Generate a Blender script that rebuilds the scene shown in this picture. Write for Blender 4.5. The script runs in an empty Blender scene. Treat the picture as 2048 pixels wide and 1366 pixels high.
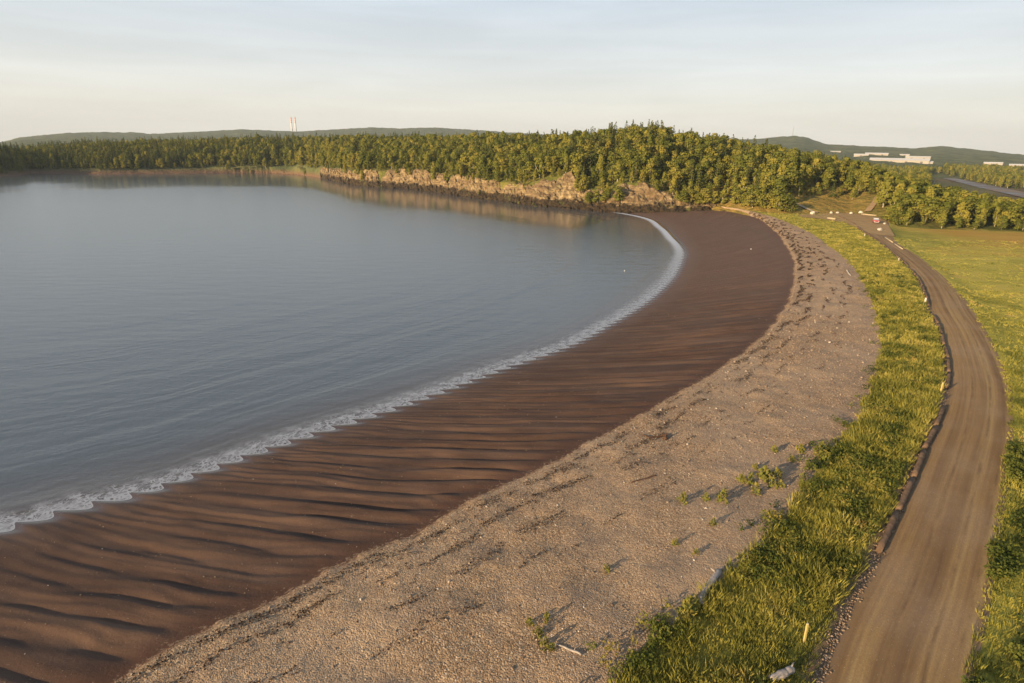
import bpy, math, random
import numpy as np
from mathutils import Vector, Matrix
R_ = math.radians
rng = np.random.default_rng(7); random.seed(7)
S = bpy.context.scene
COL = S.collection

# ---------------------------------------------------------------- camera
CAMH, FPX, PITCH, ROLL = 28.0, 1220.0, R_(17.6), R_(0.9)
cam = bpy.data.cameras.new('camera'); co = bpy.data.objects.new('camera', cam); COL.objects.link(co)
cam.sensor_fit = 'HORIZONTAL'; cam.sensor_width = 36.0; cam.lens = 36.0 * FPX / 2048.0
cam.clip_start = 0.5; cam.clip_end = 40000
MR = Matrix.Rotation(math.pi/2 - PITCH, 4, 'X') @ Matrix.Rotation(ROLL, 4, 'Z')
co.matrix_world = Matrix.Translation((0, 0, CAMH)) @ MR
S.camera = co

# ---------------------------------------------------------------- sky and sun
SUN_EL = R_(13.5)
SUN_AZ = R_(180 + 50)          # compass style, from +Y towards +X
w = bpy.data.worlds.new("World"); S.world = w; w.use_nodes = True
nt = w.node_tree; nt.nodes.clear()
def wn(t, **k):
    n = nt.nodes.new(t)
    for a, b in k.items(): setattr(n, a, b)
    return n
sky = wn('ShaderNodeTexSky', sky_type='NISHITA', sun_disc=False)
sky.sun_elevation = SUN_EL; sky.sun_rotation = SUN_AZ
sky.altitude = 30; sky.air_density = 1.0; sky.dust_density = 1.6; sky.ozone_density = 1.0
tc = wn('ShaderNodeTexCoord')
sp = wn('ShaderNodeSeparateXYZ'); nt.links.new(tc.outputs['Generated'], sp.inputs[0])
ramp = wn('ShaderNodeValToRGB'); nt.links.new(sp.outputs['Z'], ramp.inputs[0])
SKYR = [(0.0, (0.54, 0.505, 0.43)), (0.05, (0.525, 0.51, 0.455)), (0.11, (0.455, 0.475, 0.475)), (0.21, (0.37, 0.42, 0.475)), (0.42, (0.25, 0.31, 0.38)), (1.0, (0.08, 0.11, 0.18))]
while len(ramp.color_ramp.elements) < len(SKYR): ramp.color_ramp.elements.new(0.5)
for e, (p, c) in zip(ramp.color_ramp.elements, SKYR): e.position = p; e.color = (*c, 1)
# thin cirrus streaks
mp = wn('ShaderNodeMapping'); mp.inputs['Scale'].default_value = (1.2, 1.2, 13)
nt.links.new(tc.outputs['Generated'], mp.inputs[0])
nz = wn('ShaderNodeTexNoise'); nz.inputs['Scale'].default_value = 2.2; nz.inputs['Detail'].default_value = 8; nz.inputs['Roughness'].default_value = 0.55
nz.inputs['Distortion'].default_value = 0.35
nt.links.new(mp.outputs[0], nz.inputs[0])
mr = wn('ShaderNodeMapRange'); mr.inputs[1].default_value = 0.32; mr.inputs[2].default_value = 0.72; mr.inputs[3].default_value = -0.04; mr.inputs[4].default_value = 0.045
nt.links.new(nz.outputs['Fac'], mr.inputs[0])
add = wn('ShaderNodeMixRGB', blend_type='ADD'); add.inputs[0].default_value = 1
nt.links.new(ramp.outputs[0], add.inputs[1]); nt.links.new(mr.outputs[0], add.inputs[2])
skm = wn('ShaderNodeMixRGB', blend_type='MULTIPLY'); skm.inputs[0].default_value = 1; skm.inputs[2].default_value = (0.065, 0.065, 0.065, 1)
nt.links.new(sky.outputs[0], skm.inputs[1])
mixs = wn('ShaderNodeMixRGB'); mixs.inputs[0].default_value = 0.90     # veil of high cloud over the clear sky
nt.links.new(skm.outputs[0], mixs.inputs[1]); nt.links.new(add.outputs[0], mixs.inputs[2])
bg = wn('ShaderNodeBackground'); bg.inputs[1].default_value = 1.0
sc10 = wn('ShaderNodeMixRGB', blend_type='MULTIPLY'); sc10.inputs[0].default_value = 1; sc10.inputs[2].default_value = (10, 10, 10, 1)
nt.links.new(mixs.outputs[0], sc10.inputs[1]); nt.links.new(sc10.outputs[0], bg.inputs[0]); bg.inputs[1].default_value = 0.1
wo = wn('ShaderNodeOutputWorld'); nt.links.new(bg.outputs[0], wo.inputs[0])

sl = bpy.data.lights.new('sun', 'SUN'); so = bpy.data.objects.new('sun', sl); COL.objects.link(so)
sl.energy = 5.0; sl.angle = R_(0.6); sl.color = (1.0, 0.74, 0.44)
sd = Vector((math.sin(SUN_AZ)*math.cos(SUN_EL), math.cos(SUN_AZ)*math.cos(SUN_EL), math.sin(SUN_EL)))
so.rotation_euler = sd.to_track_quat('Z', 'Y').to_euler(); so.location = (-60, -50, 60)

S.view_settings.view_transform = 'Standard'; S.view_settings.look = 'None'
S.view_settings.exposure = 0.92; S.view_settings.gamma = 1.0
S.cycles.volume_bounces = 0; S.cycles.max_bounces = 6
S.cycles.transparent_max_bounces = 8

# ---------------------------------------------------------------- helpers
Rm = np.array(MR.to_3x3())
def ray(px, py): return Rm @ np.array([(px-1024)/FPX, (683-py)/FPX, -1.0])
def un(px, py, z=0.0):
    d = ray(px, py); t = (z-CAMH)/d[2]; return float(d[0]*t), float(d[1]*t)
def atr(px, py, r):             # point on the sight line at horizontal distance r
    d = ray(px, py); h = math.hypot(d[0], d[1]); return d[0]/h*r, d[1]/h*r, CAMH + d[2]/h*r
def az_of(px, py):
    d = ray(px, py); return math.degrees(math.atan2(d[0], d[1]))
def pchip(x, y, q):
    x = np.asarray(x, float); y = np.asarray(y, float); o = np.argsort(x); x = x[o]; y = y[o]
    h = np.diff(x); dl = np.diff(y)/h; d = np.zeros_like(y)
    for i in range(1, len(x)-1):
        if dl[i-1]*dl[i] > 0:
            w1 = 2*h[i]+h[i-1]; w2 = h[i]+2*h[i-1]; d[i] = (w1+w2)/(w1/dl[i-1]+w2/dl[i])
    d[0] = dl[0]; d[-1] = dl[-1]
    q = np.asarray(q, float); qc = np.clip(q, x[0], x[-1]); k = np.clip(np.searchsorted(x, qc)-1, 0, len(x)-2)
    t = (qc-x[k])/h[k]
    return ((1+2*t)*(1-t)**2*y[k] + t*(1-t)**2*h[k]*d[k] + t*t*(3-2*t)*y[k+1] + t*t*(t-1)*h[k]*d[k+1])
def hsh(i, j, s):
    n = (i.astype(np.int64)*374761393 + j.astype(np.int64)*668265263 + s*974634777) & 0xffffffff
    n = ((n ^ (n >> 13))*1274126177) & 0xffffffff
    return ((n ^ (n >> 16)) & 0xffff)/65535.0
def vn(x, y, s=0):
    x = np.asarray(x, float); y = np.asarray(y, float)
    i = np.floor(x); j = np.floor(y); fx = x-i; fy = y-j
    fx = fx*fx*(3-2*fx); fy = fy*fy*(3-2*fy); i = i.astype(np.int64); j = j.astype(np.int64)
    return (hsh(i, j, s)*(1-fx)+hsh(i+1, j, s)*fx)*(1-fy)+(hsh(i, j+1, s)*(1-fx)+hsh(i+1, j+1, s)*fx)*fy
def fbm(x, y, o=4, s=0):
    t = 0; a = .5
    for k in range(o): t = t + a*(vn(x*2**k, y*2**k, s+k)-.5)*2; a *= .5
    return t
def sst(a, b, x): t = np.clip((x-a)/(b-a), 0, 1); return t*t*(3-2*t)

def mesh_obj(name, verts, faces, mat=None, parent=None, smooth=True, attrs=None, uv=None, nv=None):
    """verts (n,3); faces (m,k) array, or list"""
    me = bpy.data.meshes.new(name)
    verts = np.asarray(verts, np.float32)
    if isinstance(faces, np.ndarray):
        m, k = faces.shape
        me.vertices.add(len(verts)); me.vertices.foreach_set('co', verts.ravel())
        me.loops.add(m*k); me.loops.foreach_set('vertex_index', faces.astype(np.int32).ravel())
        me.polygons.add(m); me.polygons.foreach_set('loop_start', np.arange(0, m*k, k, dtype=np.int32))
        try: me.polygons.foreach_set('loop_total', np.full(m, k, np.int32))
        except Exception: pass
        me.update(calc_edges=True)
    else:
        me.from_pydata([tuple(map(float, v)) for v in verts], [], [list(map(int, f)) for f in faces]); me.update()
    if smooth: me.polygons.foreach_set('use_smooth', np.ones(len(me.polygons), bool))
    if attrs:
        for n, a in attrs.items():
            at = me.attributes.new(n, 'FLOAT', 'POINT'); at.data.foreach_set('value', np.asarray(a, np.float32))
    if uv is not None:
        l = me.uv_layers.new(name='UVMap'); vi = np.zeros(len(me.loops), np.int32); me.loops.foreach_get('vertex_index', vi)
        l.data.foreach_set('uv', np.asarray(uv, np.float32)[vi].ravel())
    if mat: me.materials.append(mat)
    o = bpy.data.objects.new(name, me); COL.objects.link(o)
    if parent: o.parent = parent
    return o
def grid_faces(n, m, flip=False):
    i = np.arange(n-1)[:, None]*m; j = np.arange(m-1)[None, :]
    a = (i+j).ravel(); f = np.stack([a, a+1, a+m+1, a+m], 1)
    return f[:, ::-1] if flip else f
def struct(o): o['kind'] = 'structure'; return o
def tag(o, label, cat, group=None, kind=None):
    o['label'] = label; o['category'] = cat
    if group: o['group'] = group
    if kind: o['kind'] = kind
    return o
def empty(name, loc, rz=0.0):
    o = bpy.data.objects.new(name, None); COL.objects.link(o); o.location = loc; o.rotation_euler = (0, 0, rz); o.empty_display_size = .3
    return o

# ---- material helper
class NT:
    def __init__(s, name):
        s.m = bpy.data.materials.new(name); s.m.use_nodes = True; s.t = s.m.node_tree; s.t.nodes.clear()
        s.out = s.n('ShaderNodeOutputMaterial')
    def n(s, t, **k):
        x = s.t.nodes.new(t)
        for a, b in k.items(): setattr(x, a, b)
        return x
    def L(s, a, b): s.t.links.new(a, b)
    def put(s, sock, v):
        if isinstance(v, bpy.types.NodeSocket): s.L(v, sock)
        elif isinstance(v, (tuple, list)) and len(v) == 3 and sock.type == 'RGBA': sock.default_value = (*v, 1)
        else: sock.default_value = v
    def attr(s, name): return s.n('ShaderNodeAttribute', attribute_name=name).outputs['Fac']
    def geo(s): return s.n('ShaderNodeNewGeometry').outputs['Position']
    def uv(s): return s.n('ShaderNodeUVMap', uv_map='UVMap').outputs[0]
    def mapp(s, v, sc=(1, 1, 1), rot=(0, 0, 0)):
        m = s.n('ShaderNodeMapping'); s.L(v, m.inputs[0]); m.inputs['Scale'].default_value = sc; m.inputs['Rotation'].default_value = rot; return m.outputs[0]
    def noise(s, v, scale, det=4, rough=.55, dist=0):
        x = s.n('ShaderNodeTexNoise'); s.L(v, x.inputs[0]); x.inputs['Scale'].default_value = scale; x.inputs['Detail'].default_value = det
        x.inputs['Roughness'].default_value = rough; x.inputs['Distortion'].default_value = dist; return x.outputs[0]
    def voro(s, v, scale, feat='F1', out='Distance', rnd=1.0):
        x = s.n('ShaderNodeTexVoronoi', feature=feat); s.L(v, x.inputs['Vector']); x.inputs['Scale'].default_value = scale
        x.inputs['Randomness'].default_value = rnd; return x.outputs[out]
    def mr(s, v, a, b, c=0., d=1., smooth=False):
        x = s.n('ShaderNodeMapRange'); s.put(x.inputs[0], v)
        if smooth: x.interpolation_type = 'SMOOTHSTEP'
        for i, q in enumerate((a, b, c, d)): s.put(x.inputs[i+1], q)
        return x.outputs[0]
    def math(s, op, a, b=0.):
        x = s.n('ShaderNodeMath', operation=op); s.put(x.inputs[0], a); s.put(x.inputs[1], b); return x.outputs[0]
    def mix(s, f, a, b, bt='MIX'):
        x = s.n('ShaderNodeMixRGB', blend_type=bt); s.put(x.inputs[0], f); s.put(x.inputs[1], a); s.put(x.inputs[2], b); return x.outputs[0]
    def ramp(s, f, els):
        x = s.n('ShaderNodeValToRGB'); s.put(x.inputs[0], f); cr = x.color_ramp
        while len(cr.elements) < len(els): cr.elements.new(.5)
        for e, (p, c) in zip(cr.elements, els): e.position = p; e.color = (*c, 1)
        return x.outputs[0]
    def bump(s, h, st=.5, d=.1, nrm=None):
        x = s.n('ShaderNodeBump'); s.put(x.inputs['Strength'], st); s.put(x.inputs['Distance'], d); s.put(x.inputs['Height'], h)
        if nrm: s.L(nrm, x.inputs['Normal'])
        return x.outputs[0]
    def bsdf(s, col, rough=.8, spec=.3, nrm=None, **kw):
        x = s.n('ShaderNodeBsdfPrincipled'); s.put(x.inputs['Base Color'], col); s.put(x.inputs['Roughness'], rough); s.put(x.inputs['Specular IOR Level'], spec)
        if nrm: s.L(nrm, x.inputs['Normal'])
        for k, v in kw.items(): s.put(x.inputs[k.replace('_', ' ')], v)
        s.L(x.outputs[0], s.out.inputs[0]); return x
    def sep(s, v):
        x = s.n('ShaderNodeSeparateXYZ'); s.L(v, x.inputs[0]); return x.outputs
    def comb(s, x, y, z=0.):
        c = s.n('ShaderNodeCombineXYZ'); s.put(c.inputs[0], x); s.put(c.inputs[1], y); s.put(c.inputs[2], z); return c.outputs[0]

def simple(name, col, rough=.7, spec=.3, ns=0, amt=.25, bump=0):
    t = NT(name); c = col; nr = None
    if ns:
        g = t.geo(); n = t.noise(g, ns, 5)
        c = t.mix(t.mr(n, .3, .7), tuple(x*(1-amt) for x in col), tuple(min(1, x*(1+amt)) for x in col))
        if bump: nr = t.bump(n, .8, bump)
    t.bsdf(c, rough, spec, nr); return t.m

# ---------------------------------------------------------------- beach layout (polar about the middle of the bay)
OX, OY = -110.0, 210.0
def curve(z, pix, extra=(), tail=()):
    pts = [un(x, y, z) for x, y in pix]
    pts = list(extra) + pts
    ph = [math.degrees(math.atan2(y-OY, x-OX)) for x, y in pts]; rr = [math.hypot(x-OX, y-OY) for x, y in pts]
    for a, b in tail: ph.append(a); rr.append(b)
    return lambda q: pchip(ph, rr, q)
rA = curve(0.05, [(0,1058),(140,1018),(280,985),(390,948),(510,905),(640,862),(760,825),(880,783),(1010,735),(1140,690),(1220,648),(1290,605),(1335,565),(1360,525),(1366,505),(1350,480),(1325,455),(1290,435),(1268,430)],
           [(-105,20),(-68,27)], [(32,178),(45,185)])
rB0 = curve(2.5, [(200,1366),(340,1290),(440,1235),(540,1195),(640,1140),(760,1090),(870,1040),(960,985),(1070,935),(1180,880),(1260,835),(1330,795),(1400,755),(1470,710),(1530,660),(1570,605),(1585,550),(1575,500),(1545,460),(1500,432),(1450,420)],
           [(-100,-2),(-55,4)], [(28,220),(45,230)])
rC = curve(4.0, [(1230,1366),(1290,1290),(1380,1225),(1440,1160),(1520,1100),(1580,1030),(1620,960),(1660,900),(1710,850),(1740,790),(1755,740),(1762,690),(1756,640),(1740,590),(1712,540),(1670,500),(1610,460),(1550,435),(1490,420)],
           [(-95,-25),(-30,-6)], [(26,222),(45,240)])
rD = curve(4.0, [(1641,1366),(1695,1229),(1756,1117),(1795,1032),(1845,917),(1879,840),(1899,753),(1896,723),(1882,665),(1855,606),(1829,548),(1803,521),(1765,490),(1730,466),(1701,444)],
           [(-85,-40),(-14,-10)], [(26,270),(45,290)])
rE = curve(4.0, [(1949,1366),(1979,1225),(2003,1071),(2022,936),(2028,860),(2016,753),(1999,715),(1958,636),(1911,577),(1870,539),(1838,513),(1805,493),(1782,470)],
           [(-80,-48),(-4,-14)], [(10,262),(26,285),(45,310)])
def rB(ph):
    s = np.radians(ph)*185
    return rB0(ph) + .40*fbm(s/4.5, s*0+3.3, 3, 5) + .30*fbm(s/1.1, s*0+7.3, 3, 6) + .28*np.abs(np.sin(s/3.1+2*fbm(s/9., s*0, 2, 8)))

def h_sand(ph, rho):
    a = rA(ph); b = rB(ph); v = (rho-a)/(b-a); s = np.radians(ph)*180
    z = np.where(v > 0, 2.45*v, (rho-a)*0.09)
    # run-off ridges lie askew across the slope
    k = s - 0.97*(rho-195)
    wx = k/2.9 + (.2+.8*np.clip(v, 0, 1)**2)*(.75*fbm(k/14., (rho-b)/9., 3, 11) + .25*fbm(k/3., (rho-b)/6, 2, 15))
    f = wx-np.floor(wx)
    rid = np.where(f < .66, np.sin(f/.66*np.pi/2)**1.2, np.cos((f-.66)/.34*np.pi/2)**1.0)
    amp = .09*sst(.06,.22,v) + .17*sst(.15, .82, v)*(1-sst(.88, 1.0, v)) - .08*sst(.9, 1., v)
    amp = amp*(.10+1.8*vn(k/5., (rho-b)/5., 21))*(1-.35*sst(-42, -15, ph))*(1-.30*sst(-60, -66, ph))*(1-.6*sst(-12, 5, ph))
    z = z + amp*(rid-.5)
    k2 = k/1.25+1.3*fbm(k/5., (rho-b)/7., 3, 25); z = z + (.012+.035*vn(k/4., (rho-b)/5., 27))*np.sin(2*np.pi*k2)*sst(0, .15, v)*(1-sst(.9, 1, v))*(1-sst(-45, -20, ph))
    # small swash cusps at the water's edge
    z = z - (.13-.02*(ph > -50))*(rid-.5)*np.exp(-((rho-a)/3.0)**2)*(1-.9*sst(-20, 0, ph))
    z = z + .10*fbm(s/9., rho/9., 3, 41)*sst(0, .3, v)
    return z
def h_shing(ph, rho):
    b = rB(ph); c = rC(ph); wv = np.clip((rho-b)/(c-b), 0, 1); s = np.radians(ph)*200; d = rho-b
    e = h_sand(ph, b)
    z = e + .22*sst(0, .9, d) - .08*sst(.9, 3, d) + (3.95-2.45-.14)*(1-(1-wv)**1.7)
    z = z + sst(0, 1.5, d)*(.17*fbm(s/2.6, rho/2.2, 4, 51) + .20*fbm(s/8., rho/5., 3, 57)*sst(1, 6, d))
    z = z + (3.95-2.45)*0 
    return z*1.0 + (0 if True else 0)
def bankf(ph): return (.26+.12*sst(-50, -38, ph))*(1-sst(-8, 0, ph))
def h_grass(ph, rho):
    c = rC(ph); d = rD(ph); x = np.clip((rho-c)/np.maximum(d-c, .5), 0, 1); s = np.radians(ph)*220; f = bankf(ph)
    z = h_shing(ph, c)*(1-x)+4.0*x + f*sst(.05, .5, x)*(1-sst(-.75, 0.05, rho-d)) + .09*fbm(s/1.8, rho/1.8, 3, 61)*sst(0, .1, x)*(1-sst(.95, 1, x))
    return z
def h_road(ph, rho):
    d = rD(ph); e = rE(ph); x = np.clip((rho-d)/np.maximum(e-d, 1), 0, 1); s = np.radians(ph)*230
    z = 4.0 + .10*np.sin(x*np.pi) + .03*fbm(x*9, s/30., 3, 71)*np.sin(x*np.pi) + .012*fbm(s/.8, rho/.8, 2, 73)
    return z
def h_marsh(ph, rho):
    e = rE(ph); d = rho-e; s = np.radians(ph)*240
    return 4.0 - .75*sst(.0, 4.0, d) + .10*fbm(s/3., rho/3., 4, 81)*sst(0, 2, d)

def stations(lo=-97., hi=33., k=.0034, dmin=.10):
    out = [lo]; rr = 225.
    while out[-1] < hi:
        p = R_(out[-1]); rad = float(rC(out[-1])); x = OX+rad*math.cos(p); y = OY+rad*math.sin(p)
        dist = math.sqrt(x*x+y*y+24*24)
        if y < 18: dist = max(dist, 20+2.2*(18-y))
        out.append(out[-1]+math.degrees(max(dmin, k*dist)/rad))
    return np.array(out)
PH = stations()
def zone(name, lo, hi, hfun, n, mat, edge=None, pw=1.0, extra=None, ph=PH):
    a = lo(ph); b = hi(ph); t = np.linspace(0, 1, n)**pw
    rho = a[:, None] + (b-a)[:, None]*t[None, :]; P = np.repeat(ph[:, None], n, 1)
    z = hfun(P, rho); x = OX+rho*np.cos(np.radians(P)); y = OY+rho*np.sin(np.radians(P))
    arc = np.concatenate([[0], np.cumsum(np.radians(np.diff(ph))*rC(ph)[1:])])
    U = np.repeat(arc[:, None], n, 1); V = rho - (edge(ph)[:, None] if edge else a[:, None])
    o = mesh_obj(name, np.stack([x, y, z], -1).reshape(-1, 3), grid_faces(len(ph), n, True), mat, uv=np.stack([U, V], -1).reshape(-1, 2),
                 attrs={'across': np.repeat(t[None, :], len(ph), 0).ravel()})
    return struct(o)

# ---------------------------------------------------------------- land behind: feature lines (pixel, distance) turned to azimuth profiles
def zc(px, py, r): return atr(px, py, r)[2]
F0 = [(-700,352,.3),(-400,356,.3),(-100,354,.3),(0,352,.3),(38,350,.3),(60,346,.3),(200,348,.3),(400,346,.3),(520,345,.3),(600,349,.3),(630,353,.3),(665,361,.3),(700,368,.3),(760,374,.3),(830,378,.3),(900,388,.3),(950,395,.3),(1050,409,.3),
      (1150,417,.3),(1250,425,.3),(1300,425,.6),(1380,421,1.8),(1450,414,3.6),(1500,422,3.9),(1560,428,3.9),(1620,429,3.9),(1700,428,3.9),(1760,438,3.8),(1790,452,3.3),(1850,457,3.3),(1950,461,3.3),(2048,464,3.3),(2400,474,3.3),(2700,484,3.3)]
F1 = [(-700,345,10),(-400,349,8),(-100,349,6),(0,348,6),(38,346,7),(60,338,10),(200,339,10),(400,336,12),(570,334,14),(640,337,14),(700,341,14),(760,343,14),(830,338,16),(870,348,14),(950,357,14),(1050,371,14),(1100,357,18),(1140,346,24),(1165,380,12),
      (1225,388,9),(1245,365,15),(1290,368,14),(1310,385,9),(1360,400,6),(1400,408,4),(1450,404,6),(1500,412,6),(1560,418,6),(1590,400,30),(1620,389,42),(1700,398,36),(1735,406,26),(1760,424,12),(1790,447,5),(1850,455,3),(1950,460,2),(2048,463,2),(2400,473,2),(2700,482,2)]
F2 = [(-700,200,760,12),(-400,212,750,12),(-200,236,740,12),(-90,272,740,12),(0,289,745,12),(38,292,765,12),(60,289,860,12),(130,286,860,12),(200,279,860,12),(300,278,850,12),(400,276,830,12),(500,272,800,12),(600,270,760,12),(700,268,700,12),(800,269,640,12),  # first rows: unseen ridge off the left edge, raised to shade the headland
      (850,267,610,12),(900,267,570,12),(1000,264,520,12),(1100,263,470,11),(1150,260,450,11),(1200,257,430,11),(1250,250,420,11),(1310,247,410,10.5),(1350,252,408,10.5),(1400,260,405,10.5),(1450,267,400,10.5),(1500,277,395,10),(1550,287,390,10),(1600,295,385,10),
      (1650,306,380,9.5),(1700,318,372,9.5),(1750,331,365,9.5),(1790,347,345,9),(1820,354,335,9),(1880,374,322,8.5),(1950,390,312,8),(2048,410,300,8),(2400,445,290,7.5),(2700,460,290,7)]
F4 = [(-700,290,3800),(-300,292,3800),(0,283,4000),(40,273,4000),(130,264,4000),(200,262,4000),(270,263,4000),(300,266,4000),(400,261,4000),(480,257,4000),(560,260,4000),(600,261,4000),(700,255,4000),(740,253,4000),(800,255,4000),(870,253,4000),
      (960,259,4000),(1020,263,3900),(1100,268,3800),(1400,276,3200),(1500,276,3000),(1560,271,3000),(1590,269,3000),(1615,273,3000),(1650,285,3000),(1700,288,3000),(1760,291,3000),(1830,294,3000),(1880,290,3000),(1930,294,3000),(2048,307,3000),(2300,318,3000),(2700,330,3000)]
def feat(rows):
    A = []; Rr = []; Z = []
    for a, r, z in rows: A.append(a); Rr.append(r); Z.append(z)
    o = np.argsort(A); A = np.array(A)[o]; Rr = np.array(Rr)[o]; Z = np.array(Z)[o]
    return (lambda q: np.interp(q, A, Rr)), (lambda q: np.interp(q, A, Z))
def hyp(px, py, z): x, y = un(px, py, z); return math.hypot(x, y)
f0r, f0z = feat([(az_of(p, y), hyp(p, y, z), z) for p, y, z in F0])
f1r, f1z = feat([(az_of(p, y), hyp(*next(((a, b, c) for a, b, c in F0 if a == p), (p, None, None))) if False else float(f0r(az_of(p, y)))+d, zc(p, y, float(f0r(az_of(p, y)))+d)) for p, y, d in F1])
f2r, f2z = feat([(az_of(p, y), r, zc(p, y, r)-h) for p, y, r, h in F2])
f4r, f4z = feat([(az_of(p, y), r, zc(p, y, r)-5) for p, y, r in F4])
def knots(az):
    r0 = f0r(az); z0 = f0z(az); r1 = f1r(az); z1 = np.maximum(f1z(az), z0+.1); r2 = f2r(az); z2 = np.maximum(f2z(az), np.minimum(z1, 4.)); rt = sst(28, 34, az)
    rm = r1+(r2-r1)*.45; zm = z1+(z2-z1)*.66
    r3 = r2+110; z3 = np.maximum(1.2, z2*.35); r4 = np.full_like(r3, 1000.)*(1-rt)+rt*900; r4 = np.maximum(r4, r3+50); z4 = np.where(z2 > 6, 4, 1.2)*(1-rt)+rt*1.3
    r5 = f4r(az)*.45; z5 = 12.*(1-rt)+rt*5.; r6 = f4r(az); z6 = f4z(az)
    K = [(r0-14, z0-3.0), (r0, z0), (r1, z1), (rm, zm), (r2, z2), (r3, z3), (r4, z4), (r5, z5), (r5*.35+r6*.65, z5*.45+z6*.55), (r6, z6), (r6*1.25, z6*.8), (np.full_like(r6, 9500.), z6*.3)]
    return K
def land_z(az, r):
    az = np.asarray(az, float); r = np.asarray(r, float); K = knots(az); z = K[0][1]+0*r
    for (ra, za), (rb, zb) in zip(K[:-1], K[1:]):
        t = (r-ra)/np.maximum(rb-ra, .01); z = np.where(t >= 0, za+(zb-za)*np.clip(t, 0, 1), z)
    x = r*np.sin(np.radians(az)); y = r*np.cos(np.radians(az))
    in_ = sst(0, 60, r-K[2][0])
    z = z + in_*1.6*fbm(x/35., y/35., 3, 91)*(1-sst(31, 34, az)*.9)*(1-sst(900, 1300, r))
    far = sst(700, 1300, r)
    z = z + far*(4.0*fbm(x/26., y/26., 3, 95) + 9*fbm(x/220., y/220., 3, 97)*(1-sst(0, 1, (r-K[8][0])/np.maximum(K[9][0]-K[8][0], 1))))
    return z
def land_xy(x, y): return land_z(np.degrees(np.arctan2(x, y)), np.hypot(x, y))

exec_parts = True
# ================================================================ MATERIALS
def mat_sand():
    t = NT('wet_sand'); g = t.geo(); uv = t.uv(); ac = t.attr('across'); z = t.sep(g)[2]
    base = t.mix(t.mr(t.noise(g, .35, 6, .6), .3, .7), (.056, .034, .025), (.104, .064, .046))
    base = t.mix(t.mr(t.noise(g, 22, 3, .7), .42, .75, 0, .55), base, (.22, .12, .07))
    u = t.sep(uv); k = t.math('SUBTRACT', t.math('MULTIPLY', u[0], .85), t.math('MULTIPLY', u[1], .97))
    st = t.noise(t.comb(k, t.math('MULTIPLY', u[1], .12), 0.), .55, 5, .55, .3)
    base = t.mix(t.mr(st, .35, .62, 0, .85), base, t.mix(.6, base, (.035, .018, .013)))
    st2 = t.noise(t.comb(t.math('MULTIPLY', k, 1.), t.math('MULTIPLY', u[1], .2), 4.), .35, 5, .6, .5); base = t.mix(t.math('MULTIPLY', t.mr(st2, .5, .66, 0, .6), t.mr(ac, .45, .85, .25, 1.)), base, (.17, .10, .062))
    red = t.mr(ac, .93, 1., 0, .75, True)
    base = t.mix(red, base, (.085, .040, .024))
    spill = t.math('MULTIPLY', t.mr(t.math('ADD', t.math('MULTIPLY', t.noise(g, 3.5, 5, .75), .16), ac), 1.082, 1.09), .7); base = t.mix(spill, base, t.mix(t.noise(g, 9, 2), (.17, .11, .07), (.40, .29, .19)))
    base = t.mix(t.mr(t.sep(g)[1], 70, 150, 0, .55, True), base, (.150, .088, .058))
    peb = t.voro(g, 9, 'F1', 'Distance'); pc = t.voro(g, 9, 'F1', 'Color')
    pm = t.math('MULTIPLY', t.mr(peb, .16, .10), t.mr(t.sep(pc)[0], .90, .93))
    base = t.mix(pm, base, (.45, .38, .32))
    wet = t.mr(z, .03, .20, 1, 0, True)
    base = t.mix(wet, base, t.mix(.45, base, (.03, .018, .013)))
    rough = t.mr(z, .02, .20, .16, .78, True)
    n1 = t.noise(g, 26, 4, .7); n2 = t.noise(g, 5, 4, .6)
    dry = t.mr(z, .02, .4, .08, 1.)
    b = t.bump(n1, t.math('MULTIPLY', dry, .55), .03); b = t.bump(n2, t.math('MULTIPLY', dry, .5), .06, b)
    t.bsdf(base, rough, t.mr(z, .02, .5, .5, .18), b); return t.m
def mat_shingle():
    t = NT('shingle'); g = t.geo(); uv = t.uv(); ac = t.attr('across')
    col = t.voro(g, 12, 'F1', 'Color'); d = t.voro(g, 12, 'F1', 'Distance')
    c = t.ramp(t.sep(col)[0], [(0, (.175, .112, .065)), (.35, (.285, .187, .108)), (.7, (.37, .25, .148)), (.93, (.44, .312, .195)), (1, (.55, .45, .33))])
    patch = t.noise(g, .30, 5, .6); c = t.mix(t.mr(patch, .48, .72, 0, .6), c, (.155, .125, .105))
    c = t.mix(t.mr(t.noise(g, .11, 3), .4, .65, 0, .45), c, (.42, .31, .21))
    low = t.mr(ac, .0, .45, 1, 0, True)          # strewn weed near the berm
    uvm = t.mapp(uv, (.55, 1.3, 1)); wk = t.noise(uvm, 1.6, 7, .68, .6)
    wm = t.math('MULTIPLY', t.mr(wk, .56, .66), t.mr(low, 0, .6, .12, .9))
    c = t.mix(wm, c, (.07, .042, .028))
    edge = t.math('MULTIPLY', t.mr(ac, .0, .05, 1, 0, True), t.mr(t.noise(g, 3., 5, .7), .42, .56)); c = t.mix(edge, c, (.12, .062, .038))
    mid = t.noise(g, 3.2, 3, .6)
    b = t.bump(t.math('MULTIPLY', d, -1.), .7, .055); b = t.bump(mid, .6, .12, b); b = t.bump(t.noise(g, 7.5, 3, .7), .6, .06, b)
    t.bsdf(c, .92, .15, b); return t.m
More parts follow.
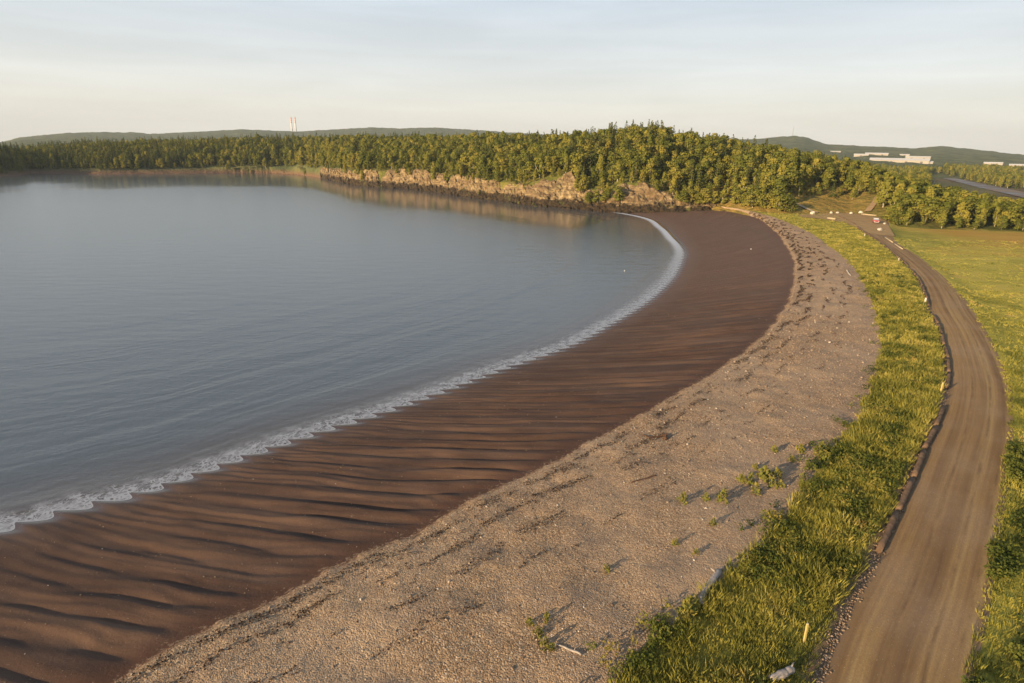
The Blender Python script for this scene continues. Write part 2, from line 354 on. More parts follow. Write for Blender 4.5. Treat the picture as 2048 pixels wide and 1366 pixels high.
def mat_road():
    t = NT('road_gravel'); g = t.geo(); uv = t.uv(); ac = t.attr('across'); u = t.sep(uv)
    lane = t.noise(t.comb(t.math('MULTIPLY', u[0], .012), u[1], 0.), 1.2, 5, .55)
    c = t.ramp(t.mr(lane, .28, .72), [(0, (.135, .076, .034)), (.35, (.24, .146, .062)), (.6, (.335, .215, .090)), (1, (.44, .31, .135))])
    c = t.mix(t.mr(t.noise(t.comb(t.math('MULTIPLY', u[0], .05), u[1], 3.), 5.5, 4, .6), .35, .7, 0, .45), c, (.19, .115, .07))
    c = t.mix(t.mr(t.noise(g, .18, 4), .4, .7, 0, .4), c, (.36, .26, .17))
    st = t.voro(g, 14, 'F1', 'Color'); sd_ = t.voro(g, 14, 'F1', 'Distance')
    c = t.mix(t.mr(t.sep(st)[1], 0, 1, 0, .30), c, (.13, .085, .055))
    c = t.mix(t.math('MULTIPLY', t.mr(t.sep(st)[0], .93, .96), t.mr(sd_, .3, .2, 0, .7)), c, (.55, .47, .38))
    rut = t.math('MAXIMUM', t.math('MAXIMUM', t.mr(t.math('ABSOLUTE', t.math('SUBTRACT', ac, .66)), .035, .0), t.mr(t.math('ABSOLUTE', t.math('SUBTRACT', ac, .86)), .03, .0)), t.mr(t.math('ABSOLUTE', t.math('SUBTRACT', ac, .38)), .03, .0))
    rut = t.math('MULTIPLY', rut, t.mr(t.noise(t.comb(t.math('MULTIPLY', u[0], .25), u[1], 7.), 1.2, 5, .7), .38, .62))
    c = t.mix(t.math('MULTIPLY', rut, .65), c, (.105, .06, .036))
    em = t.mr(t.math('ABSOLUTE', t.math('SUBTRACT', ac, .5)), .40, .5, 0, .6, True)
    c = t.mix(em, c, (.20, .14, .095))
    b = t.bump(t.noise(g, 18, 3, .7), .5, .03); b = t.bump(lane, .8, .10, b)
    t.bsdf(c, .95, .1, b); return t.m
def grass_cols(t, g, marsh=False):
    n = t.noise(g, .16 if not marsh else .035, 5, .6); n2 = t.noise(g, .9 if not marsh else .25, 5, .7)
    c = t.ramp(t.mr(t.math('ADD', t.math('MULTIPLY', n, .6), t.math('MULTIPLY', n2, .4)), .33, .67),
               [(0, (.16, .155, .036)), (.35, (.29, .265, .052)), (.65, (.40, .35, .072)), (1, (.46, .33, .09))])
    return c
def mat_grass_ground(marsh):
    t = NT('marsh_turf' if marsh else 'bank_turf'); g = t.geo(); c = grass_cols(t, g, marsh); uv = t.uv(); u = t.sep(uv)
    if marsh:
        p = t.sep(g)
        # rusty salt grass away from the road
        m = t.math('ADD', t.mr(p[0], 98, 160), t.math('MULTIPLY', t.math('SUBTRACT', t.noise(t.mapp(g, (1, 2.6, 1)), .03, 5, .65), .5), 2.2))
        c = t.mix(t.mr(m, .35, 1.0, 0, .8), c, (.40, .22, .055))
        c = t.mix(t.mr(t.noise(t.mapp(g, (.5, 2.4, 1)), .12, 6, .7), .5, .66, 0, .5), c, (.17, .19, .03))
        c = t.mix(t.mr(t.noise(t.mapp(g, (.4, 3.0, 1)), .22, 5, .7), .60, .68, 0, .6), c, (.46, .33, .15))
    else:
        c = t.mix(t.mr(t.math('ADD', u[1], t.math('MULTIPLY', t.noise(g, .7, 4), 1.6)), -.45, .5, 0, .95, True), c, (.30, .20, .13))
        c = t.mix(t.mr(t.noise(g, 1.6, 4, .7), .45, .6, 0, .5), c, (.10, .10, .03))
    n = t.noise(g, 6 if not marsh else 3, 5, .75)
    t.bsdf(c, .95, .05, t.bump(n, 1., .30 if not marsh else .22)); return t.m
def mat_leaf(name, ramp, trans=.25, tint=True, sat=None):
    t = NT(name); oi = t.n('ShaderNodeObjectInfo').outputs['Random']; a = t.attr('tint')
    f = t.math('ADD', t.math('MULTIPLY', oi, .55), t.math('MULTIPLY', a, .45)) if tint else a
    c = t.ramp(f, ramp)
    d = t.n('ShaderNodeBsdfDiffuse'); t.put(d.inputs[0], c); tr = t.n('ShaderNodeBsdfTranslucent'); t.put(tr.inputs[0], c)
    m = t.n('ShaderNodeMixShader'); m.inputs[0].default_value = trans; t.L(d.outputs[0], m.inputs[1]); t.L(tr.outputs[0], m.inputs[2]); t.L(m.outputs[0], t.out.inputs[0])
    return t.m
def mat_grass_blade():
    t = NT('grass_blades'); a = t.attr('tint'); g = t.geo(); n = t.noise(g, .22, 4, .6)
    f = t.math('ADD', t.math('MULTIPLY', a, .5), t.mr(n, .34, .64, 0, .55))
    c = t.ramp(f, [(0, (.060, .078, .022)), (.3, (.19, .19, .040)), (.6, (.35, .315, .065)), (.85, (.48, .40, .11)), (1, (.46, .29, .09))])
    d = t.n('ShaderNodeBsdfDiffuse'); t.put(d.inputs[0], c); tr = t.n('ShaderNodeBsdfTranslucent'); t.put(tr.inputs[0], c)
    m = t.n('ShaderNodeMixShader'); m.inputs[0].default_value = .3; t.L(d.outputs[0], m.inputs[1]); t.L(tr.outputs[0], m.inputs[2]); t.L(m.outputs[0], t.out.inputs[0])
    return t.m
def mat_rock():
    t = NT('cliff_rock'); g = t.geo(); p = t.sep(g)
    c = t.ramp(t.mr(t.noise(g, .35, 7, .65), .3, .7), [(0, (.12, .078, .042)), (.4, (.25, .175, .085)), (.7, (.38, .28, .14)), (1, (.50, .40, .23))])
    cr = t.noise(t.mapp(g, (1, 1, .35)), .8, 6, .75, 1.5); c = t.mix(t.mr(cr, .48, .40, 0, .6), c, (.14, .085, .05))
    bed = t.noise(t.mapp(g, (.12, .12, 1.3), (.35, .2, 0)), 1.1, 5, .65, .6); c = t.mix(t.mr(bed, .52, .40, 0, .75), c, (.085, .055, .035)); c = t.mix(t.mr(t.noise(g, .08, 3), .45, .65, 0, .5), c, (.16, .10, .055))
    tide = t.math('ADD', p[2], t.mr(t.noise(g, .25, 5, .6), .3, .7, -1.5, 1.5))
    c = t.mix(t.mr(tide, 4.4, 3.2, 0, 1, True), c, t.mix(t.mr(t.noise(g, .6, 5, .7), .4, .65), (.022, .017, .011), (.075, .050, .026)))
    c = t.mix(t.mr(t.noise(g, .16, 5, .65), .58, .68, 0, .8), c, (.13, .14, .03))
    t.bsdf(c, .85, .2, t.bump(t.noise(g, .9, 8, .7), 1., 1.0)); return t.m
def mat_land():
    t = NT('wooded_hills'); g = t.geo(); p = t.sep(g)
    r = t.math('SQRT', t.math('ADD', t.math('MULTIPLY', p[0], p[0]), t.math('MULTIPLY', p[1], p[1])))
    hd = t.n('ShaderNodeVectorMath', operation='DISTANCE'); t.L(g, hd.inputs[0]); hd.inputs[1].default_value = (122., 290., 8.); hd = hd.outputs['Value']
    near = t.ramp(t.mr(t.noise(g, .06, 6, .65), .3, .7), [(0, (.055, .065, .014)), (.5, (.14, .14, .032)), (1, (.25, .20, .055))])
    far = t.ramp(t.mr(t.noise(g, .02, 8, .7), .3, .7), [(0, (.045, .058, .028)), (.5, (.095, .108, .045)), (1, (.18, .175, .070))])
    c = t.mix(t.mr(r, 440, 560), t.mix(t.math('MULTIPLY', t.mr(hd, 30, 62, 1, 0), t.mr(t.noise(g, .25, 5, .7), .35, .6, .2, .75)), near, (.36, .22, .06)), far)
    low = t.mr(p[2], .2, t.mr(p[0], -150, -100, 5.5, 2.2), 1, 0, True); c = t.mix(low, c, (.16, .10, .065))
    # beach strip under the far wood
    hgt = t.n('ShaderNodeBump'); t.put(hgt.inputs['Strength'], 1.); t.put(hgt.inputs['Distance'], 6.); t.put(hgt.inputs['Height'], t.noise(g, .045, 6, .7))
    t.bsdf(c, .95, .05, hgt.outputs[0]); return t.m
def mat_water():
    t = NT('sea_water'); g = t.geo(); p = t.sep(g); dep = t.attr('depth'); v = t.attr('off'); al = t.attr('along')
    yy = t.math('ADD', p[1], t.math('MULTIPLY', p[0], -.06))
    # calm lee under the far shore and the cliff
    nz = t.noise(t.mapp(g, (1, .3, 1)), .012, 3, .5)
    calm = t.attr('lee')
    calm = t.mr(t.math('ADD', calm, t.mr(nz, .3, .7, -.12, .12)), .42, .60, 0, 1, True)
    r = t.math('SQRT', t.math('ADD', t.math('MULTIPLY', p[0], p[0]), t.math('MULTIPLY', p[1], p[1])))
    w1 = t.noise(t.mapp(g, (1, 1.0, 1), (0, 0, -.35)), 1.5, 6, .65)
    w2 = t.noise(t.mapp(g, (.35, 1.0, 1), (0, 0, -.30)), .35, 4, .55)
    amp = t.math('MULTIPLY', t.math('SUBTRACT', 1., t.math('MULTIPLY', calm, .93)), t.mr(r, 60, 500, 1., .45))
    swm = t.comb(t.math('MULTIPLY', al, .006), t.math('MULTIPLY', v, .075), 0.); sw = t.noise(swm, 1.6, 3, .5, .5)
    b = t.bump(w1, t.math('MULTIPLY', amp, .40), .10); b = t.bump(w2, t.math('MULTIPLY', amp, .22), .6, b)
    b = t.bump(sw, t.mr(v, -75, -3, 0, .45), 1.2, b)
    rough = t.mr(calm, 0, 1, .22, .13)
    shal = t.mr(dep, .0, 1.1, 1, 0, True)
    body = t.mix(shal, (.066, .080, .092), (.085, .070, .060))
    pr = t.n('ShaderNodeBsdfPrincipled'); t.put(pr.inputs['Base Color'], body); t.put(pr.inputs['Roughness'], rough); pr.inputs['IOR'].default_value = 1.34
    t.put(pr.inputs['Specular IOR Level'], 1.); t.L(b, pr.inputs['Normal'])
    # foam
    uvv = t.comb(al, t.math('MULTIPLY', v, 1.3), 0.)
    warp = t.noise(uvv, .9, 4, .6, .6)
    wn_ = t.n('ShaderNodeTexNoise'); t.L(uvv, wn_.inputs[0]); wn_.inputs['Scale'].default_value = 1.1; wn_.inputs['Detail'].default_value = 5
    wv_ = t.n('ShaderNodeVectorMath', operation='MULTIPLY_ADD'); t.L(wn_.outputs[1], wv_.inputs[0]); wv_.inputs[1].default_value = (1.3, 1.3, 0); t.L(uvv, wv_.inputs[2])
    lace = t.voro(wv_.outputs[0], 1.9, 'DISTANCE_TO_EDGE', 'Distance')
    thr = t.mr(dep, .02, .30, .15, .0)
    lacem = t.mr(t.math('ADD', lace, t.math('MULTIPLY', t.math('SUBTRACT', warp, .5), .55)), t.math('SUBTRACT', thr, .06), t.math('ADD', thr, .05), 1, 0)
    lacem = t.math('MULTIPLY', lacem, t.mr(dep, .32, .15, 0, .6, True))
    cloud = t.math('MULTIPLY', t.mr(t.noise(t.comb(t.math('MULTIPLY', al, .5), v, 0.), .8, 8, .75, .9), .44, .68), t.mr(dep, .36, .12, 0, .7, True))
    rim = t.mr(dep, .028, .006, 0, .70, True)
    farm = t.mr(p[1], 120, 200); farf = t.math('MULTIPLY', farm, t.mr(dep, .30, .12, 0, .9, True))
    foam = t.math('MAXIMUM', t.math('MAXIMUM', lacem, cloud), t.math('MAXIMUM', rim, farf))
    fb = t.n('ShaderNodeBsdfDiffuse'); t.put(fb.inputs[0], (.50, .54, .60))
    mx = t.n('ShaderNodeMixShader'); t.put(mx.inputs[0], foam); t.L(pr.outputs[0], mx.inputs[1]); t.L(fb.outputs[0], mx.inputs[2]); t.L(mx.outputs[0], t.out.inputs[0])
    return t.m
M_sand = mat_sand(); M_shing = mat_shingle(); M_road = mat_road(); M_bank = mat_grass_ground(False); M_marsh = mat_grass_ground(True)
M_rock = mat_rock(); M_land = mat_land(); M_water = mat_water(); M_blade = mat_grass_blade()
M_leafA = mat_leaf('broadleaf', [(0, (.068, .084, .020)), (.35, (.155, .168, .032)), (.7, (.265, .24, .045)), (1, (.36, .285, .06))])
M_leafS = mat_leaf('spruce_needles', [(0, (.030, .046, .014)), (.5, (.085, .105, .025)), (1, (.19, .18, .038))], .12)
M_bark = simple('bark', (.16, .12, .085), .9, .1, 3, .4); M_birch = simple('pale_bark', (.48, .42, .33), .85, .1, 2, .3)
M_drift = simple('grey_driftwood', (.33, .29, .26), .85, .15, 6, .35, .03)
M_white = simple('white_paint', (.70, .69, .66), .6, .3, 2, .06); M_stone = simple('pale_stone', (.50, .45, .37), .9, .2, 3, .2, .06)

# ================================================================ GROUND SHEETS
struct(zone('beach_sand', lambda p: rA(p)-16, rB, h_sand, 230, M_sand, edge=lambda p: 195+0*p))
zone('shingle_beach', rB, rC, h_shing, 170, M_shing)
zone('grass_bank', rC, rD, h_grass, 110, M_bank, edge=rD)
zone('gravel_road', rD, rE, h_road, 70, M_road)
def marsh_hi(ph):
    out = np.zeros_like(ph)
    for i, p in enumerate(ph):
        rr = np.linspace(float(rE(p))+4, 900, 900); x = OX+rr*math.cos(R_(p)); y = OY+rr*math.sin(R_(p)); az = np.degrees(np.arctan2(x, y)); d = np.hypot(x, y)
        bad = (d > f0r(np.clip(az, -50, 60))+7) & (az < 100) & (y > 0); k = np.argmax(bad) if bad.any() else 899
        out[i] = min(rr[k], float(rE(p))+260)
    return out
PHm = stations(k=.006)
zone('marsh_meadow', rE, marsh_hi, h_marsh, 150, M_marsh, pw=1.8, ph=PHm)

# land, polar strips outward from the bay
AZ = np.linspace(-60, 60, 1300)
K = knots(AZ); cnt = [5, 10, 14, 16, 10, 22, 26, 26, 26, 4, 3]
rows = []
for (ra, _), (rb, _), c in zip(K[:-1], K[1:], cnt):
    for t in np.linspace(0, 1, c, endpoint=False): rows.append(ra+(rb-ra)*t)
rows.append(K[-1][0]); RR = np.stack(rows, 1); AA = np.repeat(AZ[:, None], RR.shape[1], 1)
ZZ = land_z(AA, RR)
XX = RR*np.sin(np.radians(AA)); YY = RR*np.cos(np.radians(AA))
kr = sst(az_of(600, 347), az_of(690, 347), AA)*(1-sst(az_of(1390, 415), az_of(1440, 415), AA))*sst(-12, 0, RR-f0r(AA))*(1-sst(-5, 1, RR-f1r(AA))); ZZ = ZZ-4.0*kr
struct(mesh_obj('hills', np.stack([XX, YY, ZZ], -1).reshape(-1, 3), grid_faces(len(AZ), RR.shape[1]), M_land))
# sea bed / base
mesh_obj('seabed', [(-12000, -3000, -4), (12000, -3000, -4), (12000, 12000, -4), (-12000, 12000, -4)], [(0, 1, 2, 3)], simple('seabed_mud', (.08, .06, .045)))['kind'] = 'structure'

# water: polar about the bay, fine towards the swash
def water():
    ph = np.unique(np.concatenate([np.arange(-180, -97, 1.5), PH[::1][(PH > -97) & (PH < 30)], np.arange(30, 180.1, .75)]))
    inb = (ph > -97) & (ph < 30)
    off = np.concatenate([np.arange(7, -6, -.22), -6-1.06**np.arange(2, 74, 1.)])      # metres from the mean waterline
    off = off[off > -150]
    n = len(off); a = rA(np.clip(ph, -97, 44)); V = []; D = []; OFF = []; 
    rout = np.where(inb, a+7, np.where(ph > 0, np.minimum(420+0*ph, 1e9), 900))
    # inside the beach arc: offsets follow the waterline; elsewhere a plain fan
    RHO = np.zeros((len(ph), n+30)); OF = np.zeros_like(RHO)
    for i, p in enumerate(ph):
        if inb[i]:
            rr = np.clip(a[i]+off, 4, None); rest = np.linspace(1, 0, 31)[1:]*rr[-1]; rho = np.concatenate([rr, rest]); of = rho-a[i]
        else:
            rho = np.linspace(1, 0, n+30)**1.3*1500; of = np.full(n+30, -60.)
            if p >= 30: of = np.minimum(-12-0*rho, -60.)
        RHO[i] = rho; OF[i] = of
    P = np.repeat(ph[:, None], n+30, 1)
    x = OX+RHO*np.cos(np.radians(P)); y = OY+RHO*np.sin(np.radians(P))
    dep = np.where(inb[:, None], -h_sand(np.clip(P, -97, 34), RHO), 6.); dep = np.where(OF < -15.9, 2.+0*dep, dep)
    dep = np.clip(dep, -1, 2)
    az = np.degrees(np.arctan2(x, y)); r = np.hypot(x, y)
    # distance (in metres, towards the viewer) in front of the rocks or far beach
    dsh = f0r(np.clip(az, -58, 58)) - r
    wl = 75+ 120*sst(5, -22, az) - 62*sst(5, 11, az)
    lee = 1-np.clip(dsh/wl, 0, 2)*.5
    lee = np.where((np.abs(az) < 58) & (y > 0), lee, 0)
    z = np.zeros_like(x)
    sw = sst(-130, -12, OF)*sst(0, -4, OF)
    z += sw*.10*np.sin(OF/5.2+2*fbm(np.radians(P)*3, OF/50, 2, 3))*0
    al = np.radians(P)*rA(np.clip(P, -97, 44))
    # keep the sheet under the sand where the sand stands higher
    o = mesh_obj('water', np.stack([x, y, z], -1).reshape(-1, 3), grid_faces(len(ph), n+30), M_water,
                 attrs={'depth': dep.ravel(), 'off': OF.ravel(), 'along': al.ravel(), 'lee': lee.ravel()})
    return struct(o)
water()
# ---------------------------------------------------------------- small sheets: parking area, tracks, inlet
def inpoly(px, poly):
    return False
def ribbon(name, ptsL, ptsR, zf, mat, n=60, m=8, lift=.05):
    a = np.array(ptsL, float); b = np.array(ptsR, float); tt = np.linspace(0, 1, n)
    ia = np.stack([np.interp(tt, np.linspace(0, 1, len(a)), a[:, k]) for k in (0, 1)], 1)
    ib = np.stack([np.interp(tt, np.linspace(0, 1, len(b)), b[:, k]) for k in (0, 1)], 1)
    u = np.linspace(0, 1, m)[None, :, None]; P = ia[:, None]*(1-u)+ib[:, None]*u
    z = zf(P[..., 0], P[..., 1])+lift
    uv = np.stack([np.repeat(tt[:, None], m, 1)*n, np.repeat(np.linspace(0, 1, m)[None], n, 0)*4], -1)
    return struct(mesh_obj(name, np.concatenate([P, z[..., None]], -1).reshape(-1, 3), grid_faces(n, m), mat, uv=uv.reshape(-1, 2),
                           attrs={'across': np.full(n*m, .5)}))
M_lot = simple('packed_gravel', (.34, .225, .105), .95, .1, .5, .25, .05)
M_path = simple('worn_path', (.42, .33, .21), .95, .1, .8, .2)
lot_top = [un(*p, 4.0) for p in [(1596,430),(1640,428),(1690,426),(1740,427),(1768,436)]]
lot_bot = [un(*p, 4.0) for p in [(1604,435),(1640,438),(1690,446),(1740,468),(1790,474)]]
ribbon('gravel_lot', lot_top, lot_bot, lambda x, y: 4.0+0*x+.1*fbm(x/8, y/8, 2, 3)*0, M_lot, 40, 20, .16)
def drape(pix, width, name, mat, lift=.35):
    # a track laid on the slope: find where each sight line meets the land
    P = []
    for px, py in pix:
        d = ray(px, py); h = math.hypot(d[0], d[1]); rr = np.linspace(200, 460, 1400); z = CAMH+d[2]/h*rr
        g = land_z(np.full_like(rr, math.degrees(math.atan2(d[0], d[1]))), rr); k = np.argmax(g > z) if (g > z).any() else 0
        P.append((d[0]/h*rr[k], d[1]/h*rr[k]))
    P = np.array(P); T = np.gradient(P, axis=0); N = np.stack([-T[:, 1], T[:, 0]], 1); N /= np.linalg.norm(N, axis=1)[:, None]
    return P, ribbon(name, P+N*width/2, P-N*width/2, land_xy, mat, 80, 5, lift)
TRK, _ = drape([(1735,424),(1742,415),(1750,405),(1757,392)], 2.4, 'dirt_track', simple('sandy_track', (.36, .24, .13), .95, .1, .6, .2))
PTH, _ = drape([(1636,426),(1625,424),(1608,416),(1592,408),(1582,402)], 1.6, 'footpath', M_path)
top = [un(*p, 1.5) for p in [(1862,350),(1900,354),(1920,359),(1960,367),(2000,375),(2048,385),(2200,410)]]
bot = [un(*p, 1.5) for p in [(1862,352),(1890,358),(1930,368),(1960,376),(2000,385),(2048,396),(2200,422)]]
def mat_inlet():
    t = NT('tidal_mud'); g = t.geo(); n = t.noise(t.mapp(g, (.6, .25, 1)), .06, 4, .6)
    t.bsdf(t.ramp(n, [(0, (.07, .065, .06)), (.45, (.12, .10, .09)), (.6, (.20, .15, .11)), (1, (.24, .18, .12))]), t.mr(n, .4, .55, .4, .85), .25); return t.m
ribbon('river', top, bot, lambda x, y: 1.75+0*x, mat_inlet(), 60, 8, 0)

# ---------------------------------------------------------------- rocky shore
def cliff():
    a0, a1 = az_of(640, 345), az_of(1432, 410); az = np.linspace(a0, a1, 1100); n = 90; t = np.linspace(0, 1, n)
    r0 = f0r(az); z0 = f0z(az); r1 = f1r(az); z1 = f1z(az)
    A = np.repeat(az[:, None], n, 1); T = np.repeat(t[None], len(az), 0); arc = np.radians(A)*r0[:, None]
    arc = np.cumsum(np.concatenate([[0], np.hypot(np.diff(r0*np.sin(np.radians(az))), np.diff(r0*np.cos(np.radians(az))))]))[:, None]+0*A
    R = (r0-5)[:, None]+T*((r1+3)-(r0-5))[:, None]
    Z = land_z(A, R)
    led = .9*fbm(arc/7, T*3, 3, 201)
    blk = fbm(arc/3.2+led, Z/2.2, 4, 203); rid = 1-np.abs(fbm(arc/6., R/5., 4, 205))*2.4
    fade = sst(0, .08, T)*(1-sst(.86, 1, T)*.7)
    Zn = Z + fade*(1.5*blk + 1.4*rid*sst(.1, .5, T) - .3) + 1.2*np.round(led*2)/2*fade
    gul = np.clip(fbm(arc/11., T*.7, 2, 207)*2-.15, 0, 1); Zn -= gul*2.8*fade*sst(.1, .4, T)
    Rn = R - fade*(1.6*fbm(arc/4., Z/1.5+T, 4, 209)+.5)
    Zn = np.where(T < .03, -1.2, Zn)
    x = Rn*np.sin(np.radians(A)); y = Rn*np.cos(np.radians(A))
    o = mesh_obj('rocky_shore', np.stack([x, y, Zn], -1).reshape(-1, 3), grid_faces(len(az), n), M_rock, smooth=False); struct(o)
cliff()

# ---------------------------------------------------------------- trees
def quads(cent, nrm, size, roll=None):
    """leaf-clump quads (n) -> verts (4n,3), faces"""
    n = len(cent); nrm = nrm/np.linalg.norm(nrm, axis=1)[:, None]
    h = rng.normal(size=(n, 3)); u = np.cross(nrm, h); u /= np.linalg.norm(u, axis=1)[:, None]; v = np.cross(nrm, u)
    s = np.asarray(size)[:, None]; a = .5*s*u; b = .5*s*v*rng.uniform(.6, 1, (n, 1))
    k = rng.uniform(-.25, .25, (n, 1))*s*nrm
    V = np.stack([cent-a-b, cent+a-b*.6+k, cent+a*.7+b, cent-a*.8+b*.8-k], 1).reshape(-1, 3)
    return V, np.arange(4*n).reshape(n, 4)
def tube(pts, rad, seg=6):
    V = []; F = []; pts = [Vector(p) for p in pts]
    for i, p in enumerate(pts):
        d = (pts[min(i+1, len(pts)-1)]-pts[max(i-1, 0)]).normalized(); u = d.orthogonal().normalized(); v = d.cross(u)
        for k in range(seg):
            a = 2*math.pi*k/seg; V.append(tuple(p+(u*math.cos(a)+v*math.sin(a))*rad[i]))
    for i in range(len(pts)-1):
        for k in range(seg): F.append((i*seg+k, i*seg+(k+1) % seg, (i+1)*seg+(k+1) % seg, (i+1)*seg+k))
    F.append(tuple(range(seg-1, -1, -1))); F.append(tuple((len(pts)-1)*seg+k for k in range(seg)))
    return V, F
def join(parts):
    V = []; F = []
    for v, f in parts:
        b = len(V); V += [tuple(q) for q in v]; F += [tuple(b+int(i) for i in g) for g in f]
    return V, F
def broad_crown(h, w, nl, nq, low=.18):
    C = []; Nn = []; Sz = []; T = []
    for i in range(nl):
        f = i/(nl-1); z = h*(low+(.9-low)*f); rr = w*.5*(1-.75*abs(f-.38)**1.3)*rng.uniform(.3, .75)*(1-.55*f); a = rng.uniform(0, 6.28)
        c = np.array([rr*math.cos(a), rr*math.sin(a), z]); rad = np.array([w*rng.uniform(.20, .30)]*2+[h*rng.uniform(.10, .15)])
        d = rng.normal(size=(nq, 3)); d /= np.linalg.norm(d, axis=1)[:, None]; d[:, 2] = np.abs(d[:, 2])*np.where(rng.random(nq) < .8, 1, -1)
        C.append(c+d*rad*rng.uniform(.7, 1.08, (nq, 1))); Nn.append(d/rad+rng.normal(size=(nq, 3))*.16); Sz.append(rng.uniform(.45, .9, nq)*h/11)
        T.append(np.clip(rng.uniform(.15, .85)+rng.normal(size=nq)*.06, 0, 1))
    V, F = quads(np.concatenate(C), np.concatenate(Nn), np.concatenate(Sz)); return V, F, np.repeat(np.concatenate(T), 4)
def spruce_crown(h, w, nw=15):
    C = []; Nn = []; Sz = []; T = []
    for i in range(nw):
        f = i/(nw-1); z = h*(.10+.88*f); R = w*.5*(1-f)**.85+.12; nb = int(26*(1-f)+6)
        a = rng.uniform(0, 6.28, nb); q = rng.uniform(.35, 1.1, nb)
        C.append(np.stack([R*q*np.cos(a), R*q*np.sin(a), z-R*q*.28+rng.normal(size=nb)*.12], 1))
        Nn.append(np.stack([np.cos(a)*.7, np.sin(a)*.7, np.full(nb, .8)], 1)+rng.normal(size=(nb, 3))*.25); Sz.append(rng.uniform(.45, .8, nb)*(1-.25*f)*h/11); T.append(rng.uniform(.2, .8, nb))
    V, F = quads(np.concatenate(C), np.concatenate(Nn), np.concatenate(Sz)); return V, F, np.repeat(np.concatenate(T), 4)
def data_of(name, V, F, mat, tint=None, smooth=False):
    o = mesh_obj(name, V, F, mat, smooth=smooth, attrs={'tint': tint} if tint is not None else None); me = o.data; bpy.data.objects.remove(o); return me
BR = []; SP = []
for i in range(8):
    h = 10.; V, F, T = broad_crown(h, [6.6, 5.6, 7.4, 5.0, 6.2, 7.8, 4.6, 6.8][i], 11+i % 4, 62)
    cr = data_of('crown', V, F, M_leafA, T)
    pts = [(0, 0, -1.2), (.1, 0, 1.5), (.2*math.sin(i), .1, 4.5), (.3*math.cos(i), .2, 7.8)]
    lim = [tube([(.1, 0, 2.5), (math.cos(a)*1.1, math.sin(a)*1.1, 4.5), (math.cos(a)*1.9, math.sin(a)*1.9, 6.2)], [.10, .07, .03], 4) for a in (i, i+2.1, i+4.2)]
    v, f = join([tube(pts, [.24, .19, .13, .05], 6)]+lim)
    BR.append((cr, data_of('trunk', v, f, M_birch if i % 3 == 0 else M_bark, smooth=True)))
for i in range(5):
    V, F, T = spruce_crown(11., [4.2, 3.4, 5.0, 3.8, 4.6][i]); cr = data_of('crown', V, F, M_leafS, T)
    v, f = tube([(0, 0, -1.2), (0, 0, 4), (0, 0, 10.6)], [.22, .15, .03], 6); SP.append((cr, data_of('trunk', v, f, M_bark, smooth=True)))

def near_line(x, y, P, w):
    d = np.full(x.shape, 1e9)
    for p, q in zip(P[:-1], P[1:]):
        e = q-p; t = np.clip(((x-p[0])*e[0]+(y-p[1])*e[1])/(e@e), 0, 1); d = np.minimum(d, np.hypot(x-p[0]-t*e[0], y-p[1]-t*e[1]))
    return d < w
def scatter(x0, x1, y0, y1, step):
    gx, gy = np.meshgrid(np.arange(x0, x1, step), np.arange(y0, y1, step)); x = gx.ravel()+rng.uniform(-.48, .48, gx.size)*step; y = gy.ravel()+rng.uniform(-.48, .48, gx.size)*step
    return x, y
x, y = scatter(-900, 520, 150, 1000, 4.9); az = np.degrees(np.arctan2(x, y)); r = np.hypot(x, y); ok = (np.abs(az) < 56)
x, y, az, r = x[ok], y[ok], az[ok], r[ok]
def pxs(q): return az_of(q, 400 if q > 1300 else 335)
ok = (r > f1r(az)-1.0-13*np.clip(fbm(x/13., y/13., 2, 315)*2.4+.05, 0, 1)*(az < pxs(1380))*(az > pxs(690))) & (r < f2r(az)+38) & (y > 0)
ok &= ~near_line(x, y, TRK, 4.5) & ~near_line(x, y, PTH, 2.5)
x, y, az, r = x[ok], y[ok], az[ok], r[ok]
# thin out behind the crest (hidden) and leave small glades
g = fbm(x/30., y/30., 3, 301); ok = ~((g > .52) & (r < f1r(az)+40) & (rng.random(len(x)) < .7)); x, y, az, r = x[ok], y[ok], az[ok], r[ok]
# thin where trees stand closer than they need on the right
z = land_z(az, r)
edge = r-f1r(az)
# mid plain wood beyond the inlet
x2, y2 = scatter(60, 1100, 300, 1250, 7.5); a2 = np.degrees(np.arctan2(x2, y2)); r2 = np.hypot(x2, y2)
inl = np.array([((p[0]), (p[1])) for p in top]); ria = np.degrees(np.arctan2(inl[:, 0], inl[:, 1])); rir = np.hypot(inl[:, 0], inl[:, 1]); o_ = np.argsort(ria)
rlim = np.where(a2 > ria.min(), np.interp(a2, ria[o_], rir[o_])+14, 560)
ok = (a2 > pxs(1480)) & (a2 < 52) & (r2 > rlim) & (r2 < 1250) & ~((a2 > pxs(1690)) & (a2 < pxs(1872)) & (r2 > 1050)) & (y2 > 0) & (fbm(x2/70, y2/70, 3, 303) > -.28)
x2, y2, a2, r2 = x2[ok], y2[ok], a2[ok], r2[ok]; z2 = land_z(a2, r2)
print('trees', len(x), len(x2))
sc_ = rng.uniform(.70, 1.15, len(x))*(1+.25*fbm(x/14., y/14., 2, 311)); 
hm = np.interp(az, [pxs(60), pxs(700), pxs(1300), pxs(1700), pxs(2048)], [1.12, 1.1, 1.0, .92, .78]); sc_ *= hm
sc_ *= np.where(edge < 7, rng.uniform(.42, .8, len(x)), 1.0)
sprn = fbm(x/55, y/55, 3, 305)
pS = np.clip(.16+.9*sprn + .28*(r > f2r(az)-12)*(az < pxs(1500)) - .5*(az > pxs(1520)) - .3*(edge < 10), .02, .8)
pS = np.where(az < pxs(42), .92, pS); pS = np.where((az < pxs(600)) & (az >= pxs(42)), np.clip(pS+.28*(az < pxs(380))+.08, 0, 1), pS)
isS = rng.random(len(x)) < pS
vis = (np.abs(az) < 45) & (r < f2r(az)+16)
